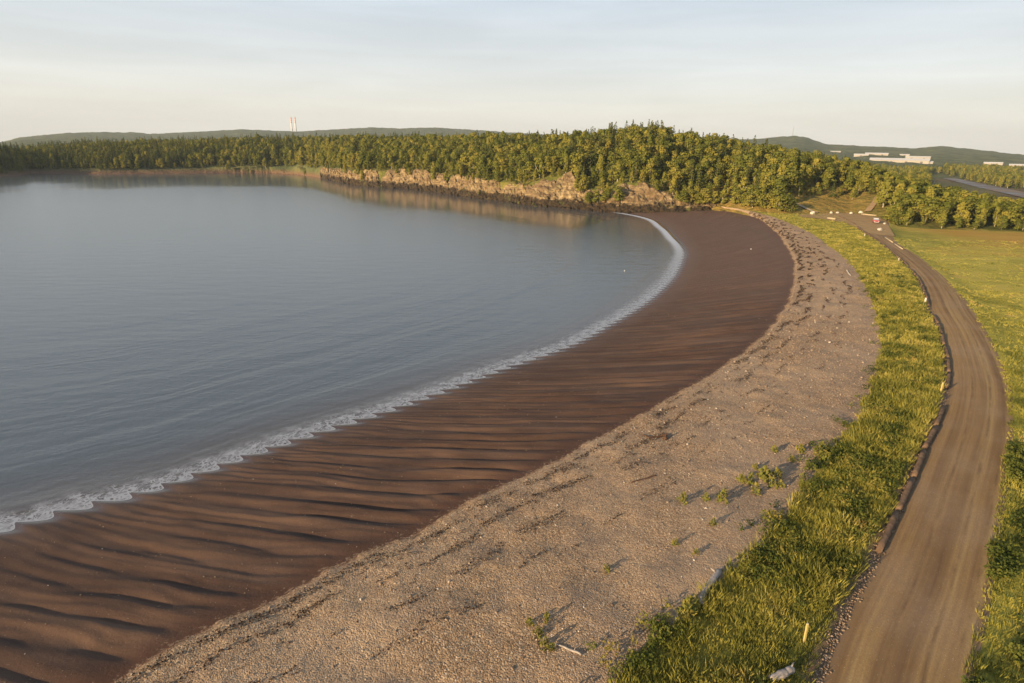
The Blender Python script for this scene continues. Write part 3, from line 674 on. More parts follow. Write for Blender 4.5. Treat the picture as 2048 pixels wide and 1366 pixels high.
def pick(mask, n=300):
    idx = np.nonzero(mask & vis & (az > pxs(5)) & (az < pxs(2040)))[0]; return idx[np.argsort(r[idx]/sc_[idx])[:n]]
iB = pick(~isS); iS = pick(isS)
def place(kind, src, i, label, cat, group):
    e = empty(kind, (x[i], y[i], z[i]-.2), rng.uniform(0, 6.28)); s = sc_[i]*(1.12 if kind == 'spruce_tree' else 1.); e.scale = (s*rng.uniform(1.1, 1.35), s*rng.uniform(1.1, 1.35), s)
    tag(e, label, cat, group)
    for nm, me in zip(('crown', 'trunk'), src):
        o = bpy.data.objects.new(nm, me); COL.objects.link(o); o.parent = e
    return e
def zonetxt(a):
    if a > pxs(1775): return 'in the low belt of trees behind the marsh meadow'
    if a > pxs(1480): return 'on the wooded slope above the gravel lot'
    return 'on the wooded headland above the rocky shore'
for i in iB: place('broadleaf_tree', BR[rng.integers(len(BR))], i, 'leafy yellow-green broadleaf tree '+zonetxt(az[i]), 'tree', 'broadleaf trees '+zonetxt(az[i]))
for i in iS: place('spruce_tree', SP[rng.integers(len(SP))], i, 'dark pointed spruce tree '+zonetxt(az[i]), 'spruce', 'spruce trees '+zonetxt(az[i]))
# the rest of the wood: one object
rest = np.ones(len(x), bool); rest[iB] = False; rest[iS] = False
def forest(name, X, Y, Z, Sc, Idx, label):
    me = bpy.data.meshes.new(name); me.vertices.add(len(X)); me.vertices.foreach_set('co', np.stack([X, Y, Z], 1).astype(np.float32).ravel())
    for n_, a_ in (('sc', Sc), ('rot', rng.uniform(0, 6.28, len(X)))):
        at = me.attributes.new(n_, 'FLOAT', 'POINT'); at.data.foreach_set('value', a_.astype(np.float32))
    at = me.attributes.new('pick', 'INT', 'POINT'); at.data.foreach_set('value', Idx.astype(np.int32))
    me.update(); ob = bpy.data.objects.new(name, me); COL.objects.link(ob)
    ng = bpy.data.node_groups.new(name, 'GeometryNodeTree'); ng.interface.new_socket('Geometry', in_out='INPUT', socket_type='NodeSocketGeometry'); ng.interface.new_socket('Geometry', in_out='OUTPUT', socket_type='NodeSocketGeometry')
    gi = ng.nodes.new('NodeGroupInput'); go = ng.nodes.new('NodeGroupOutput'); ip = ng.nodes.new('GeometryNodeInstanceOnPoints'); jn = ng.nodes.new('GeometryNodeJoinGeometry')
    for q in SRC[::-1]:
        j2 = ng.nodes.new('GeometryNodeJoinGeometry')
        for c in q:
            oi = ng.nodes.new('GeometryNodeObjectInfo'); oi.transform_space = 'ORIGINAL'; oi.inputs['Object'].default_value = c; ng.links.new(oi.outputs['Geometry'], j2.inputs[0])
        g2 = ng.nodes.new('GeometryNodeGeometryToInstance'); ng.links.new(j2.outputs[0], g2.inputs[0]); ng.links.new(g2.outputs[0], jn.inputs[0])
    def na(n_, ty):
        q = ng.nodes.new('GeometryNodeInputNamedAttribute'); q.data_type = ty; q.inputs['Name'].default_value = n_; return q.outputs['Attribute']
    ng.links.new(gi.outputs[0], ip.inputs['Points']); ng.links.new(jn.outputs[0], ip.inputs['Instance']); ip.inputs['Pick Instance'].default_value = True
    ng.links.new(na('pick', 'INT'), ip.inputs['Instance Index']); ng.links.new(na('sc', 'FLOAT'), ip.inputs['Scale'])
    cx = ng.nodes.new('ShaderNodeCombineXYZ'); ng.links.new(na('rot', 'FLOAT'), cx.inputs[2]); ng.links.new(cx.outputs[0], ip.inputs['Rotation'])
    ng.links.new(ip.outputs[0], go.inputs[0]); md = ob.modifiers.new('scatter', 'NODES'); md.node_group = ng
    return tag(ob, label, 'forest', kind='stuff')
def find(me): return next(o for o in bpy.data.objects if o.data == me)
SRC = []
for cr, tr in BR+SP:
    SRC.append((find(cr), find(tr)))
idx = np.where(isS, len(BR)+rng.integers(0, len(SP), len(x)), rng.integers(0, len(BR), len(x)))
forest('forest', x[rest], y[rest], z[rest]-.2, sc_[rest]*np.where(isS[rest], 1.12, 1), idx[rest], 'dense mixed wood covering the headland, far shore and slopes')
i2 = np.where(rng.random(len(x2)) < .3, len(BR)+rng.integers(0, len(SP), len(x2)), rng.integers(0, len(BR), len(x2)))
forest('distant_wood', x2, y2, z2-.3, rng.uniform(.7, 1.05, len(x2)), i2, 'hazy green wood on the flat land beyond the tidal inlet')

# shrubs at the foot of the slope
shr = [(1235,402,1.25),(1215,396,1.1),(1195,390,1.0),(1180,384,.9),(1365,408,1.),(1380,404,1.1),(1395,411,.9),(1410,402,1.2),(1428,406,1.),(1445,402,1.1),(1470,408,1.15),(1490,414,1.),(1505,411,1.2),(1522,417,1.1),(1540,420,1.15),(1556,420,1.),(1570,415,1.2),(1585,412,1.),(1778,440,1.),(1792,450,.9),(1812,452,.8)]
for px, py, s in shr:
    d = ray(px, py+3); h = math.hypot(d[0], d[1]); a = math.degrees(math.atan2(d[0], d[1])); rr = float(f0r(a))+3+1.5*s
    e = empty('shrub', (d[0]/h*rr, d[1]/h*rr, float(land_z(a, rr))-.6), rng.uniform(0, 6.28)); e.scale = (1.05*s, 1.05*s, .62*s)
    tag(e, 'rounded green shrub at the foot of the wooded slope beside the beach', 'shrub', 'shrubs at the foot of the slope')
    for nm, me in zip(('foliage', 'stems'), BR[rng.integers(len(BR))]):
        o = bpy.data.objects.new(nm, me); COL.objects.link(o); o.parent = e

# ---------------------------------------------------------------- grass
def blades(X, Y, Z, H, nb, wid, spread, lean=.5):
    n = len(X); k = n*nb; a = rng.uniform(0, 6.28, k); bx = np.repeat(X, nb)+np.cos(a)*rng.uniform(0, 1, k)*np.repeat(spread, nb); by = np.repeat(Y, nb)+np.sin(a)*rng.uniform(0, 1, k)*np.repeat(spread, nb)
    hh = np.repeat(H, nb)*rng.uniform(.55, 1.1, k); W = np.repeat(wid, nb)*rng.uniform(.7, 1.3, k); b = rng.uniform(0, 6.28, k); ux = np.cos(b)*W/2; uy = np.sin(b)*W/2
    lx = np.cos(a)*hh*lean*rng.uniform(.2, 1, k); ly = np.sin(a)*hh*lean*rng.uniform(.2, 1, k); z0 = np.repeat(Z, nb)-.04
    V = np.stack([np.stack([bx-ux, by-uy, z0], 1), np.stack([bx+ux, by+uy, z0], 1),
                  np.stack([bx+ux*.8+lx*.55, by+uy*.8+ly*.55, z0+hh*.65], 1), np.stack([bx+lx, by+ly, z0+hh], 1)], 1).reshape(-1, 3)
    return V, np.arange(4*k).reshape(k, 4)
def strew(n_per, phs, lo, hi, hfun, bias=1.0):
    X = []; 
    ph = []; rho = []
    for (p0, p1, dens) in phs:
        pm = np.linspace(p0, p1, 60); area = float(np.mean((hi(pm)-lo(pm))*R_(1)*(hi(pm)+lo(pm))/2))*(p1-p0); n = int(max(area, 1)*dens)
        p = rng.uniform(p0, p1, n); t = rng.random(n)**bias; ph.append(p); rho.append(lo(p)+(hi(p)-lo(p))*t)
    p = np.concatenate(ph); q = np.concatenate(rho); return p, q
def toxy(p, q): return OX+q*np.cos(np.radians(p)), OY+q*np.sin(np.radians(p))
p, q = strew(0, [(-66, -58, 34), (-58, -50, 34), (-50, -42, 22), (-42, -30, 9), (-30, -15, 4), (-15, 12, 2.0)], lambda a: rC(a)-.5, lambda a: rD(a)-.45, None)
X, Y = toxy(p, q); keep = rng.random(len(p)) < np.clip(.35+1.1*vn(X/1.6, Y/1.6, 401)+.0, 0, 1)*sst(-.6, 1.0, q-rC(p)+.9*fbm(X/2.5, Y/2.5, 3, 403))*(1-.55*sst(-1.3, -.5, q-rD(p)))
p, q, X, Y = p[keep], q[keep], X[keep], Y[keep]
dist = np.hypot(X, Y); Z = np.where(q < rC(p), h_shing(p, q), h_grass(p, q)); ff = np.clip(dist/45, .8, 4.5)
hum = .45+.9*vn(X/2.2, Y/2.2, 405)
H = rng.uniform(.32, .78, len(p))*hum*np.clip(1.15-dist/260, .5, 1); print('tufts', len(p))
V, F = blades(X, Y, Z, H, 9, .045*ff, .16*np.sqrt(ff), .75)
tn = np.repeat(np.repeat(np.clip(vn(X/.9, Y/.9, 407)*.8+rng.uniform(-.25, .35, len(p)), 0, 1), 9), 4)
tag(mesh_obj('tall_grass', V, F, M_blade, smooth=False, attrs={'tint': tn}), 'thick yellow-green grass and weeds on the bank between beach and road', 'grass', kind='stuff')
# leafy weeds among it
p, q = strew(0, [(-66, -50, 10), (-50, -40, 6), (-40, -25, 1.6)], lambda a: rC(a)-2.2, lambda a: rD(a)-.9, None, 1.0)
X, Y = toxy(p, q); d = q-rC(p); keep = rng.random(len(p)) < np.clip(vn(X/2., Y/2., 411)*1.9-.85, 0, 1)*np.where(d < 0, np.exp(d/.8)*.7, 1); p, q, X, Y = p[keep], q[keep], X[keep], Y[keep]
Z = np.where(q < rC(p), h_shing(p, q), h_grass(p, q)); m = 26; k = len(p)*m
C = np.stack([np.repeat(X, m), np.repeat(Y, m), np.repeat(Z, m)], 1)+rng.normal(size=(k, 3))*np.array([.17, .17, .0])+np.stack([0*np.arange(k), 0*np.arange(k), rng.uniform(.03, .55, k)], 1)
V, F = quads(C, rng.normal(size=(k, 3))*.6+np.array([-.3, -.3, .7]), rng.uniform(.07, .16, k))
M_weed = mat_leaf('weed_leaves', [(0, (.040, .056, .016)), (.4, (.10, .118, .026)), (.75, (.19, .185, .04)), (1, (.26, .21, .05))], .25, tint=False)
tag(mesh_obj('leafy_weeds', V, F, M_weed, smooth=False, attrs={'tint': np.repeat(np.repeat(np.clip(vn(X/1.3, Y/1.3, 413)+rng.uniform(-.3, .3, len(p)), 0, 1), m), 4)}), 'low leafy weeds growing through the grass bank', 'weeds', kind='stuff')
# marsh side
p, q = strew(0, [(-62, -50, 14), (-50, -40, 9), (-40, -25, 2.2), (-25, -5, .8)], lambda a: rE(a)-.45, lambda a: rE(a)+np.where(a < -40, 14, 70), None)
X, Y = toxy(p, q); okk = (Y > 3) & (np.degrees(np.arctan2(X, Y)) < 58); p, q, X, Y = p[okk], q[okk], X[okk], Y[okk]; dist = np.hypot(X, Y); Z = np.where(q < rE(p), h_road(p, q), h_marsh(p, q))
H = rng.uniform(.2, .55, len(p))*np.clip(1.1-dist/220, .35, 1)*(.5+vn(X/3, Y/3, 421)); ff = np.clip(dist/45, .8, 4)
V, F = blades(X, Y, Z, H, 8, .05*ff, .2*np.sqrt(ff), .7); print('marsh tufts', len(p))
tag(mesh_obj('marsh_grass', V, F, M_blade, smooth=False, attrs={'tint': np.repeat(np.repeat(np.clip(vn(X/2.4, Y/2.4, 423)*.9+rng.uniform(-.2, .3, len(p)), 0, 1), 8), 4)}), 'rough olive grass along the inland edge of the road', 'grass', kind='stuff')
# dark leafy weeds at the near right edge
p, q = strew(0, [(-60, -46, 9)], lambda a: rE(a)-.35, lambda a: rE(a)+7, None); X, Y = toxy(p, q); keep = vn(X/2.2, Y/2.2, 431) > .60; p, q, X, Y = p[keep], q[keep], X[keep], Y[keep]; Z = h_marsh(p, q); k = len(p)*m
C = np.stack([np.repeat(X, m), np.repeat(Y, m), np.repeat(Z, m)], 1)+rng.normal(size=(k, 3))*np.array([.2, .2, 0])+np.stack([np.zeros(k), np.zeros(k), rng.uniform(.05, .7, k)], 1)
V, F = quads(C, rng.normal(size=(k, 3))*.6+np.array([-.2, -.3, .7]), rng.uniform(.08, .18, k))
tag(mesh_obj('roadside_weeds', V, F, M_weed, smooth=False, attrs={'tint': np.repeat(np.repeat(np.clip(vn(X/1.3, Y/1.3, 433)*.8+rng.uniform(-.3, .2, len(p)), 0, 1), m), 4)}), 'dark leafy weeds at the right-hand edge of the road', 'weeds', kind='stuff')

# ---------------------------------------------------------------- stones, weed wrack
g_ = (1+5**.5)/2
ICO = np.array([(-1, g_, 0), (1, g_, 0), (-1, -g_, 0), (1, -g_, 0), (0, -1, g_), (0, 1, g_), (0, -1, -g_), (0, 1, -g_), (g_, 0, -1), (g_, 0, 1), (-g_, 0, -1), (-g_, 0, 1)])/1.9
ICF = np.array([(0, 11, 5), (0, 5, 1), (0, 1, 7), (0, 7, 10), (0, 10, 11), (1, 5, 9), (5, 11, 4), (11, 10, 2), (10, 7, 6), (7, 1, 8), (3, 9, 4), (3, 4, 2), (3, 2, 6), (3, 6, 8), (3, 8, 9), (4, 9, 5), (2, 4, 11), (6, 2, 10), (8, 6, 7), (9, 8, 1)])
def stones(X, Y, Z, s):
    n = len(X); V = ICO[None]*(1+rng.uniform(-.25, .25, (n, 12, 1)))*s[:, None, None]*.5*np.stack([rng.uniform(.8, 1.5, n), rng.uniform(.7, 1.1, n), rng.uniform(.5, .8, n)], 1)[:, None, :]
    a = rng.uniform(0, 6.28, n); c, s_ = np.cos(a)[:, None], np.sin(a)[:, None]; x_ = V[..., 0]*c-V[..., 1]*s_; y_ = V[..., 0]*s_+V[..., 1]*c
    V = np.stack([x_+X[:, None], y_+Y[:, None], V[..., 2]+Z[:, None]], -1).reshape(-1, 3)
    return V, (ICF[None]+12*np.arange(n)[:, None, None]).reshape(-1, 3), np.repeat(rng.random(n), 12)
def mat_stones():
    t = NT('beach_stones'); t.bsdf(t.ramp(t.attr('tint'), [(0, (.12, .08, .06)), (.4, (.25, .175, .12)), (.9, (.36, .27, .19)), (1, (.58, .52, .45))]), .85, .2); return t.m
M_stones = mat_stones()
p, q = strew(0, [(-75, -50, 9), (-50, -36, 4.), (-36, -20, 1.2)], lambda a: rB(a)+.4, lambda a: rC(a)+.3, None); X, Y = toxy(p, q); okk = Y > 10; p, q, X, Y = p[okk], q[okk], X[okk], Y[okk]
s = np.minimum(.05+.03*rng.exponential(1, len(p)), .25)*np.clip(np.hypot(X, Y)/50, .8, 1.6); V, F, T = stones(X, Y, h_shing(p, q)+s*.1, s); print('stones', len(p))
tag(mesh_obj('beach_stones', V, F, M_stones, smooth=False, attrs={'tint': T}), 'loose pale and dark stones scattered over the shingle', 'stones', kind='stuff')
p = rng.uniform(-62, -25, 5200); p = -62+(p+62)**1.25/37**.25; q = rD(p)-.12+rng.normal(size=len(p))*.15; X, Y = toxy(p, q); s = rng.uniform(.04, .15, len(p))
V, F, T = stones(X, Y, np.where(q < rD(p), h_grass(p, q), h_road(p, q))+s*.2, s)
tag(mesh_obj('roadside_stones', V, F, M_stones, smooth=False, attrs={'tint': T*.8+.05}), 'line of small broken stones along the left edge of the gravel road', 'stones', kind='stuff')
# pebbles on the sand
p, q = strew(0, [(-76, -50, .35), (-50, -20, .12)], lambda a: rA(a)+2, lambda a: rB(a)-.5, None); X, Y = toxy(p, q); s = rng.uniform(.04, .09, len(p)); V, F, T = stones(X, Y, h_sand(p, q)+s*.2, s)
tag(mesh_obj('sand_pebbles', V, F, M_stones, smooth=False, attrs={'tint': T}), 'sparse pale pebbles dotted over the wet sand', 'stones', kind='stuff')
# seaweed
P_ = []; Q_ = []
for d0, wd, n, lo_, thr in ((1.5, .8, 15000, -80, .44), (3.6, 1.2, 14000, -80, .52), (6.6, 1.5, 10000, -70, .58), (9.5, 1.9, 6000, -62, .60)):
    pp = rng.uniform(lo_, 14, n); s_ = np.radians(pp)*200; wth = (rC(pp)-rB(pp)); dd = np.minimum(d0, wth*.8*d0/11)+wd*fbm(s_/7, s_*0+d0, 3, 501)+rng.normal(size=n)*.28+.9*np.mod(s_+3*d0, 5.5)/5.5*(pp > -60)
    keep = vn(s_/2.3, dd*1.6, 503+int(d0)) > thr; P_.append(pp[keep]); Q_.append((rB0(pp)+dd)[keep])
p = np.concatenate(P_); q = np.concatenate(Q_); okk = q < rC(p)-.3; p, q = p[okk], q[okk]; X, Y = toxy(p, q); di = np.hypot(X, Y)
C = np.stack([X, Y, h_shing(p, q)+rng.uniform(.02, .10, len(p))], 1); V, F = quads(C, rng.normal(size=(len(p), 3))*.45+np.array([0, 0, 1]), rng.uniform(.06, .17, len(p))*np.clip(di/110, .8, 1.3)); print('weed', len(p))
tag(mesh_obj('seaweed_wrack', V, F, simple('dry_seaweed', (.055, .034, .024), .9, .1, 3, .4), smooth=False), 'dark strewn seaweed lying in broken lines across the shingle', 'seaweed', kind='stuff')

# ---------------------------------------------------------------- single things on beach and bank
def zg(X, Y):
    ph = math.degrees(math.atan2(Y-OY, X-OX)); rho = math.hypot(X-OX, Y-OY); P = np.array([ph]); Q = np.array([rho])
    if rho < rB(P)[0]: return float(h_sand(P, Q)[0])
    if rho < rC(P)[0]: return float(h_shing(P, Q)[0])
    if rho < rD(P)[0]: return float(h_grass(P, Q)[0])
    if rho < rE(P)[0]: return float(h_road(P, Q)[0])
    return float(h_marsh(P, Q)[0])
def gp(px, py, z=3.6):
    for _ in range(12): X, Y = un(px, py, z); z = .5*z+.5*zg(X, Y)
    return X, Y, z
# beach plants
PV = []
for i in range(4):
    n = 60; a = rng.uniform(0, 6.28, n); rr = rng.uniform(0, .30, n); hh = rng.uniform(.05, .5, n)*(1-rr/.5)
    V, F = quads(np.stack([rr*np.cos(a), rr*np.sin(a), hh], 1), rng.normal(size=(n, 3))*.5+np.array([-.4, -.3, .6]), rng.uniform(.07, .15, n))
    lf = data_of('leaves', V, F, M_weed, np.repeat(rng.uniform(.55, 1, n), 4))
    v, f = join([tube([(0, 0, -.05), (.08*math.cos(b), .08*math.sin(b), .2), (.2*math.cos(b), .2*math.sin(b), .42)], [.012, .009, .004], 4) for b in (i, i+1.6, i+3.1, i+4.7)])
    PV.append((lf, data_of('stems', v, f, simple('green_stem', (.12, .15, .04), .8))))
plants = [(1365,1005,1.),(1411,1001,.8),(1441,1003,1.1),(1449,990,.7),(1482,965,1.),(1499,967,1.15),(1527,960,1.5),(1510,987,1.1),(1551,955,1.2),(1542,974,1.),(1510,938,.7),(1426,1051,.7),(1584,923,.8),(1548,904,.8),(1560,975,.8),(1213,1142,.7),(1076,1271,.8),(1093,1241,.7),(1060,1250,.6),(1089,1293,.8),(1350,1090,.6),(1391,1108,.6),
          (1380,1222,1.2),(1372,1230,1.1),(1105,1300,.6),(1600,905,1.1),(1640,905,1.3),(1650,930,1.3)]
for px, py, s in plants:
    X, Y, Z = gp(px, py); e = empty('beach_plant', (X, Y, Z), rng.uniform(0, 6.28)); e.scale = (s*1.35, s*1.35, s*1.8)
    tag(e, 'small yellow-green plant growing alone out of the bare shingle', 'plant', 'plants on the open shingle')
    for nm, me in zip(('leaves', 'stems'), PV[rng.integers(4)]):
        o = bpy.data.objects.new(nm, me); COL.objects.link(o); o.parent = e
# driftwood
def driftlog(name, pix, rad, label, mat=None, extra=(), lift=.5):
    P = []
    for (px, py), r_ in zip(pix, rad):
        X, Y, Z = gp(px, py); P.append((X, Y, Z+r_*lift))
    # densify + knobbly radius
    Pn = np.array(P); t = np.linspace(0, 1, 22); ti = np.linspace(0, 1, len(P)); D = np.stack([np.interp(t, ti, Pn[:, k]) for k in range(3)], 1)
    rr = np.interp(t, ti, rad)*(1+.07*np.sin(t*13)+.04*np.sin(t*31)); D[:, 2] += .03*np.sin(t*9)
    parts = [tube(D, rr, 10)]
    for ta, dx, dy, dz, r_ in extra:
        c = Vector(D[int(ta*21)]); parts.append(tube([c, c+Vector((dx*.5, dy*.5, dz*.6)), c+Vector((dx, dy, dz))], [r_, r_*.7, r_*.3], 7))
    v, f = join(parts); o = mesh_obj(name, v, f, mat or M_drift); return tag(o, label, 'driftwood')
driftlog('driftwood_log', [(1437,1148),(1424,1168),(1408,1188),(1402,1203),(1403,1214)], [.17, .19, .20, .17, .13], 'bent grey driftwood trunk lying at the edge of the grass bank', extra=[(.1, -.35, .1, .35, .08), (.0, .3, .25, .15, .07), (.55, -.3, -.15, .15, .05)], lift=1.2)
driftlog('driftwood_log', [(1583,1347),(1566,1356),(1540,1368)], [.16, .20, .17], 'pale broken driftwood log half hidden by grass at the bottom edge of the photo', extra=[(.2, .3, .25, .25, .07)], lift=1.5)
driftlog('driftwood_branch', [(1163,1311),(1150,1305),(1130,1296),(1110,1290)], [.05, .06, .05, .03], 'thin pale driftwood stick lying alone on the shingle', extra=[(.4, .2, .3, .1, .03)], lift=1.)
driftlog('driftwood_root', [(1331,880),(1329,872),(1318,874),(1300,876),(1282,870)], [.13, .12, .08, .06, .04], 'dark driftwood root with an upturned end on the upper shingle', simple('dark_driftwood', (.10, .055, .035), .9, .1, 5, .3), extra=[(.05, .05, .2, .55, .07), (.1, .25, -.1, .4, .05), (.5, .2, .3, .1, .04)], lift=1.)
driftlog('driftwood_log', [(1693,541),(1697,547),(1701,552)], [.10, .12, .09], 'short pale driftwood chunk on the shingle beside the grass', M_stone, lift=1.)
driftlog('driftwood_branch', [(1262,966),(1290,958),(1312,952)], [.04, .06, .05], 'thin dark driftwood pole on the shingle near the berm', simple('damp_wood', (.09, .05, .035), .9), lift=1.)
# marker posts
M_yel = simple('weathered_yellow_paint', (.50, .38, .13), .6, .3, 8, .15); M_cap = simple('post_end', (.55, .50, .36), .6)
def post(px, py, h, wd, label, mat, lean=(0, 0), rz=.3):
    X, Y, Z = gp(px, py, 4.2); e = empty('marker_post', (X, Y, Z-.05), rz); tag(e, label, 'post', 'marker posts along the bank')
    w_ = wd/2; V = []; 
    for zz, k in ((-.2, 1), (h-.03, 1), (h, .86)):
        for sx, sy in ((-1, -1), (1, -1), (1, 1), (-1, 1)): V.append((sx*w_*k+lean[0]*zz, sy*w_*.8*k+lean[1]*zz, zz))
    F = [(i*4+j, i*4+(j+1) % 4, i*4+4+(j+1) % 4, i*4+4+j) for i in (0, 1) for j in range(4)]+[(8, 9, 10, 11)]
    mesh_obj('post_shaft', V, F, mat, e, smooth=False)
    c = h+.004; V = [(sx*w_*.86+lean[0]*h, sy*w_*.69+lean[1]*h, zz) for zz in (c, c+.05) for sx, sy in ((-1, -1), (1, -1), (1, 1), (-1, 1))]
    mesh_obj('post_cap', V, [(0, 1, 5, 4), (1, 2, 6, 5), (2, 3, 7, 6), (3, 0, 4, 7), (4, 5, 6, 7), (3, 2, 1, 0)], M_cap, e, smooth=False)
post(1608, 1284, 1.1, .10, 'yellow marker post standing nearest the camera beside bare roadside gravel', M_yel, (.05, .04))
post(1881, 785, 1.1, .15, 'yellow marker post at the road bend beside the dark culvert gap', M_yel, (.05, 0))
post(1850, 606, .9, .2, 'short white marker post on the bank where the road straightens', M_white)
post(1797, 522, .7, .2, 'small pale marker post far along the bank', M_stone)
post(1729, 472, .7, .25, 'farthest pale marker post on the bank near the gravel lot', M_stone)
# boulders and stones
def boulder(px, py, s, label, group, zz=None, mat=None, sq=(1, .85, .75), name='boulder'):
    X, Y = un(px, py, zz if zz is not None else 4.05); Z = zz if zz is not None else 4.1
    from mathutils import noise
    import bmesh
    bm = bmesh.new(); bmesh.ops.create_icosphere(bm, subdivisions=3, radius=.5); sd_ = rng.uniform(0, 50)
    for v in bm.verts:
        n_ = noise.noise(v.co*2.2+Vector((sd_, 0, 0))); v.co *= 1+.35*n_; v.co.x *= sq[0]*s; v.co.y *= sq[1]*s; v.co.z = max(v.co.z, -.33)*sq[2]*s
    me = bpy.data.meshes.new(name); bm.to_mesh(me); bm.free(); me.materials.append(mat or M_stone)
    o = bpy.data.objects.new(name, me); COL.objects.link(o); o.location = (X, Y, Z+.22*s); o.rotation_euler = (0, 0, rng.uniform(0, 6)); return tag(o, label, 'boulder', group)
G = 'pale boulders edging the gravel lot'
boulder(1625, 429, 2.0, 'pale boulder at the left end of the gravel lot beside the footpath', G)
boulder(1662, 427, 1.3, 'small pale boulder at the back of the lot, left one of a close pair', G)
boulder(1675, 427, 1.3, 'small pale boulder at the back of the lot, right one of a close pair', G)
boulder(1702, 428, 1.4, 'pale boulder at the back of the lot between the pair and the barrier', G)
boulder(1721, 428, 2.1, 'large pale boulder at the left end of the log barrier', G)
boulder(1755, 431, 2.0, 'large pale boulder at the right end of the log barrier behind the red car', G)
X_, Y_, _z = TRK[1][0]-4, TRK[1][1], 0
boulder(1737, 413, 1.3, 'pale boulder on the grass slope beside the dirt track', G, zz=float(land_xy(X_, Y_)))
boulder(1759, 462, 1.7, 'big whitish boulder on the verge just in front of the red car', None, zz=3.9)
boulder(1769, 449, 1.1, 'low pale stone on the verge right of the red car', None, zz=4.0)
X, Y, Z = gp(1502, 498, 1.5)
boulder(1502, 499, .38, 'lone small white stone on the brown wet sand', None, zz=Z, mat=M_white, name='stone')
def barrier(p0, p1, rad, label, z=4.25, n=3, name='log_barrier'):
    a = Vector((*un(*p0, z), z)); b = Vector((*un(*p1, z), z)); e = empty(name, tuple((a+b)/2)); tag(e, label, 'barrier'); a -= e.location; b -= e.location
    v, f = tube([a+(b-a)*t for t in (0, .3, .6, 1)], [rad, rad*.95, rad*.92, rad*.85], 10); mesh_obj('rail', v, f, M_drift if name != 'log_barrier' else simple('pale_timber', (.40, .32, .21), .8, .1, 2, .2), e)
    for i in range(n):
        c = a+(b-a)*((i+.5)/n); v, f = tube([c+Vector((0, 0, -rad-.35)), c+Vector((0, 0, -rad*.5))], [rad*.6, rad*.6], 8); mesh_obj('support', v, f, M_drift, e)
barrier((1723, 428), (1753, 431), .28, 'pale log barrier laid between two boulders at the back of the lot', 4.5)
barrier((1655, 436), (1671, 438), .38, 'short thick pale log at the grass edge of the lot', 4.4, 2)
barrier((1768, 473), (1786, 485), .20, 'long pale log edging the inland side of the road, end nearer the car', 4.15, 2)
barrier((1787, 486), (1805, 498), .20, 'long pale log edging the inland side of the road, end farther from the car', 4.15, 2)
# logs edging the road on its seaward side
M_edge = simple('dark_timber', (.17, .11, .07), .9, .1, 2.5, .4)  # dark brown timber, mottled by noise
LG = []
for i in range(3):
    L = 5.6; pts = [(-L/2+L*t, .06*math.sin(2*t+i), .03*math.sin(5*t+i)) for t in (0, .2, .4, .6, .8, 1)]; v, f = tube(pts, [.21, .22, .205, .21, .20, .18], 10)
    LG.append(data_of('edging_log', v, f, M_edge, smooth=True))
ph_ = 8.5; k_ = 0
while ph_ > -53:
    rr = float(rD(ph_))-.10; step = math.degrees(6.15/rr); pm_ = ph_-step/2; rm_ = float(rD(pm_))-.10; x0, y0 = toxy(ph_, rr); x1, y1 = toxy(ph_-step, float(rD(ph_-step))-.10)
    if k_ % 7 != 5:
        o = bpy.data.objects.new('edging_log', LG[k_ % 3]); COL.objects.link(o); xm, ym = (x0+x1)/2, (y0+y1)/2; o.location = (xm, ym, 4.24+random.uniform(-.03, .03)); o.rotation_euler = (0, 0, math.atan2(y1-y0, x1-x0)+random.uniform(-.02, .02))
        tag(o, 'dark log lying end to end in the row along the seaward road edge', 'log', 'logs edging the seaward side of the road')
    ph_ -= math.degrees(6.15/max(math.hypot(x1-x0, y1-y0), .1)*math.radians(step)); k_ += 1
# floating gull-like speck: a white float
def float_():
    X, Y = un(1249, 542, 0); e = empty('float', (X, Y, 0)); tag(e, 'tiny white float on the water off the beach', 'float'); e.scale = (.42, .42, .42)
    v, f = tube([(0, 0, -.12), (0, 0, .02), (0, 0, .2), (0, 0, .34), (0, 0, .4)], [.1, .27, .3, .18, .04], 12); mesh_obj('float_body', v, f, M_white, e)
    v, f = tube([(0, 0, .38), (0, 0, .55)], [.03, .03], 8); mesh_obj('ring', v, f, M_drift, e)
float_()

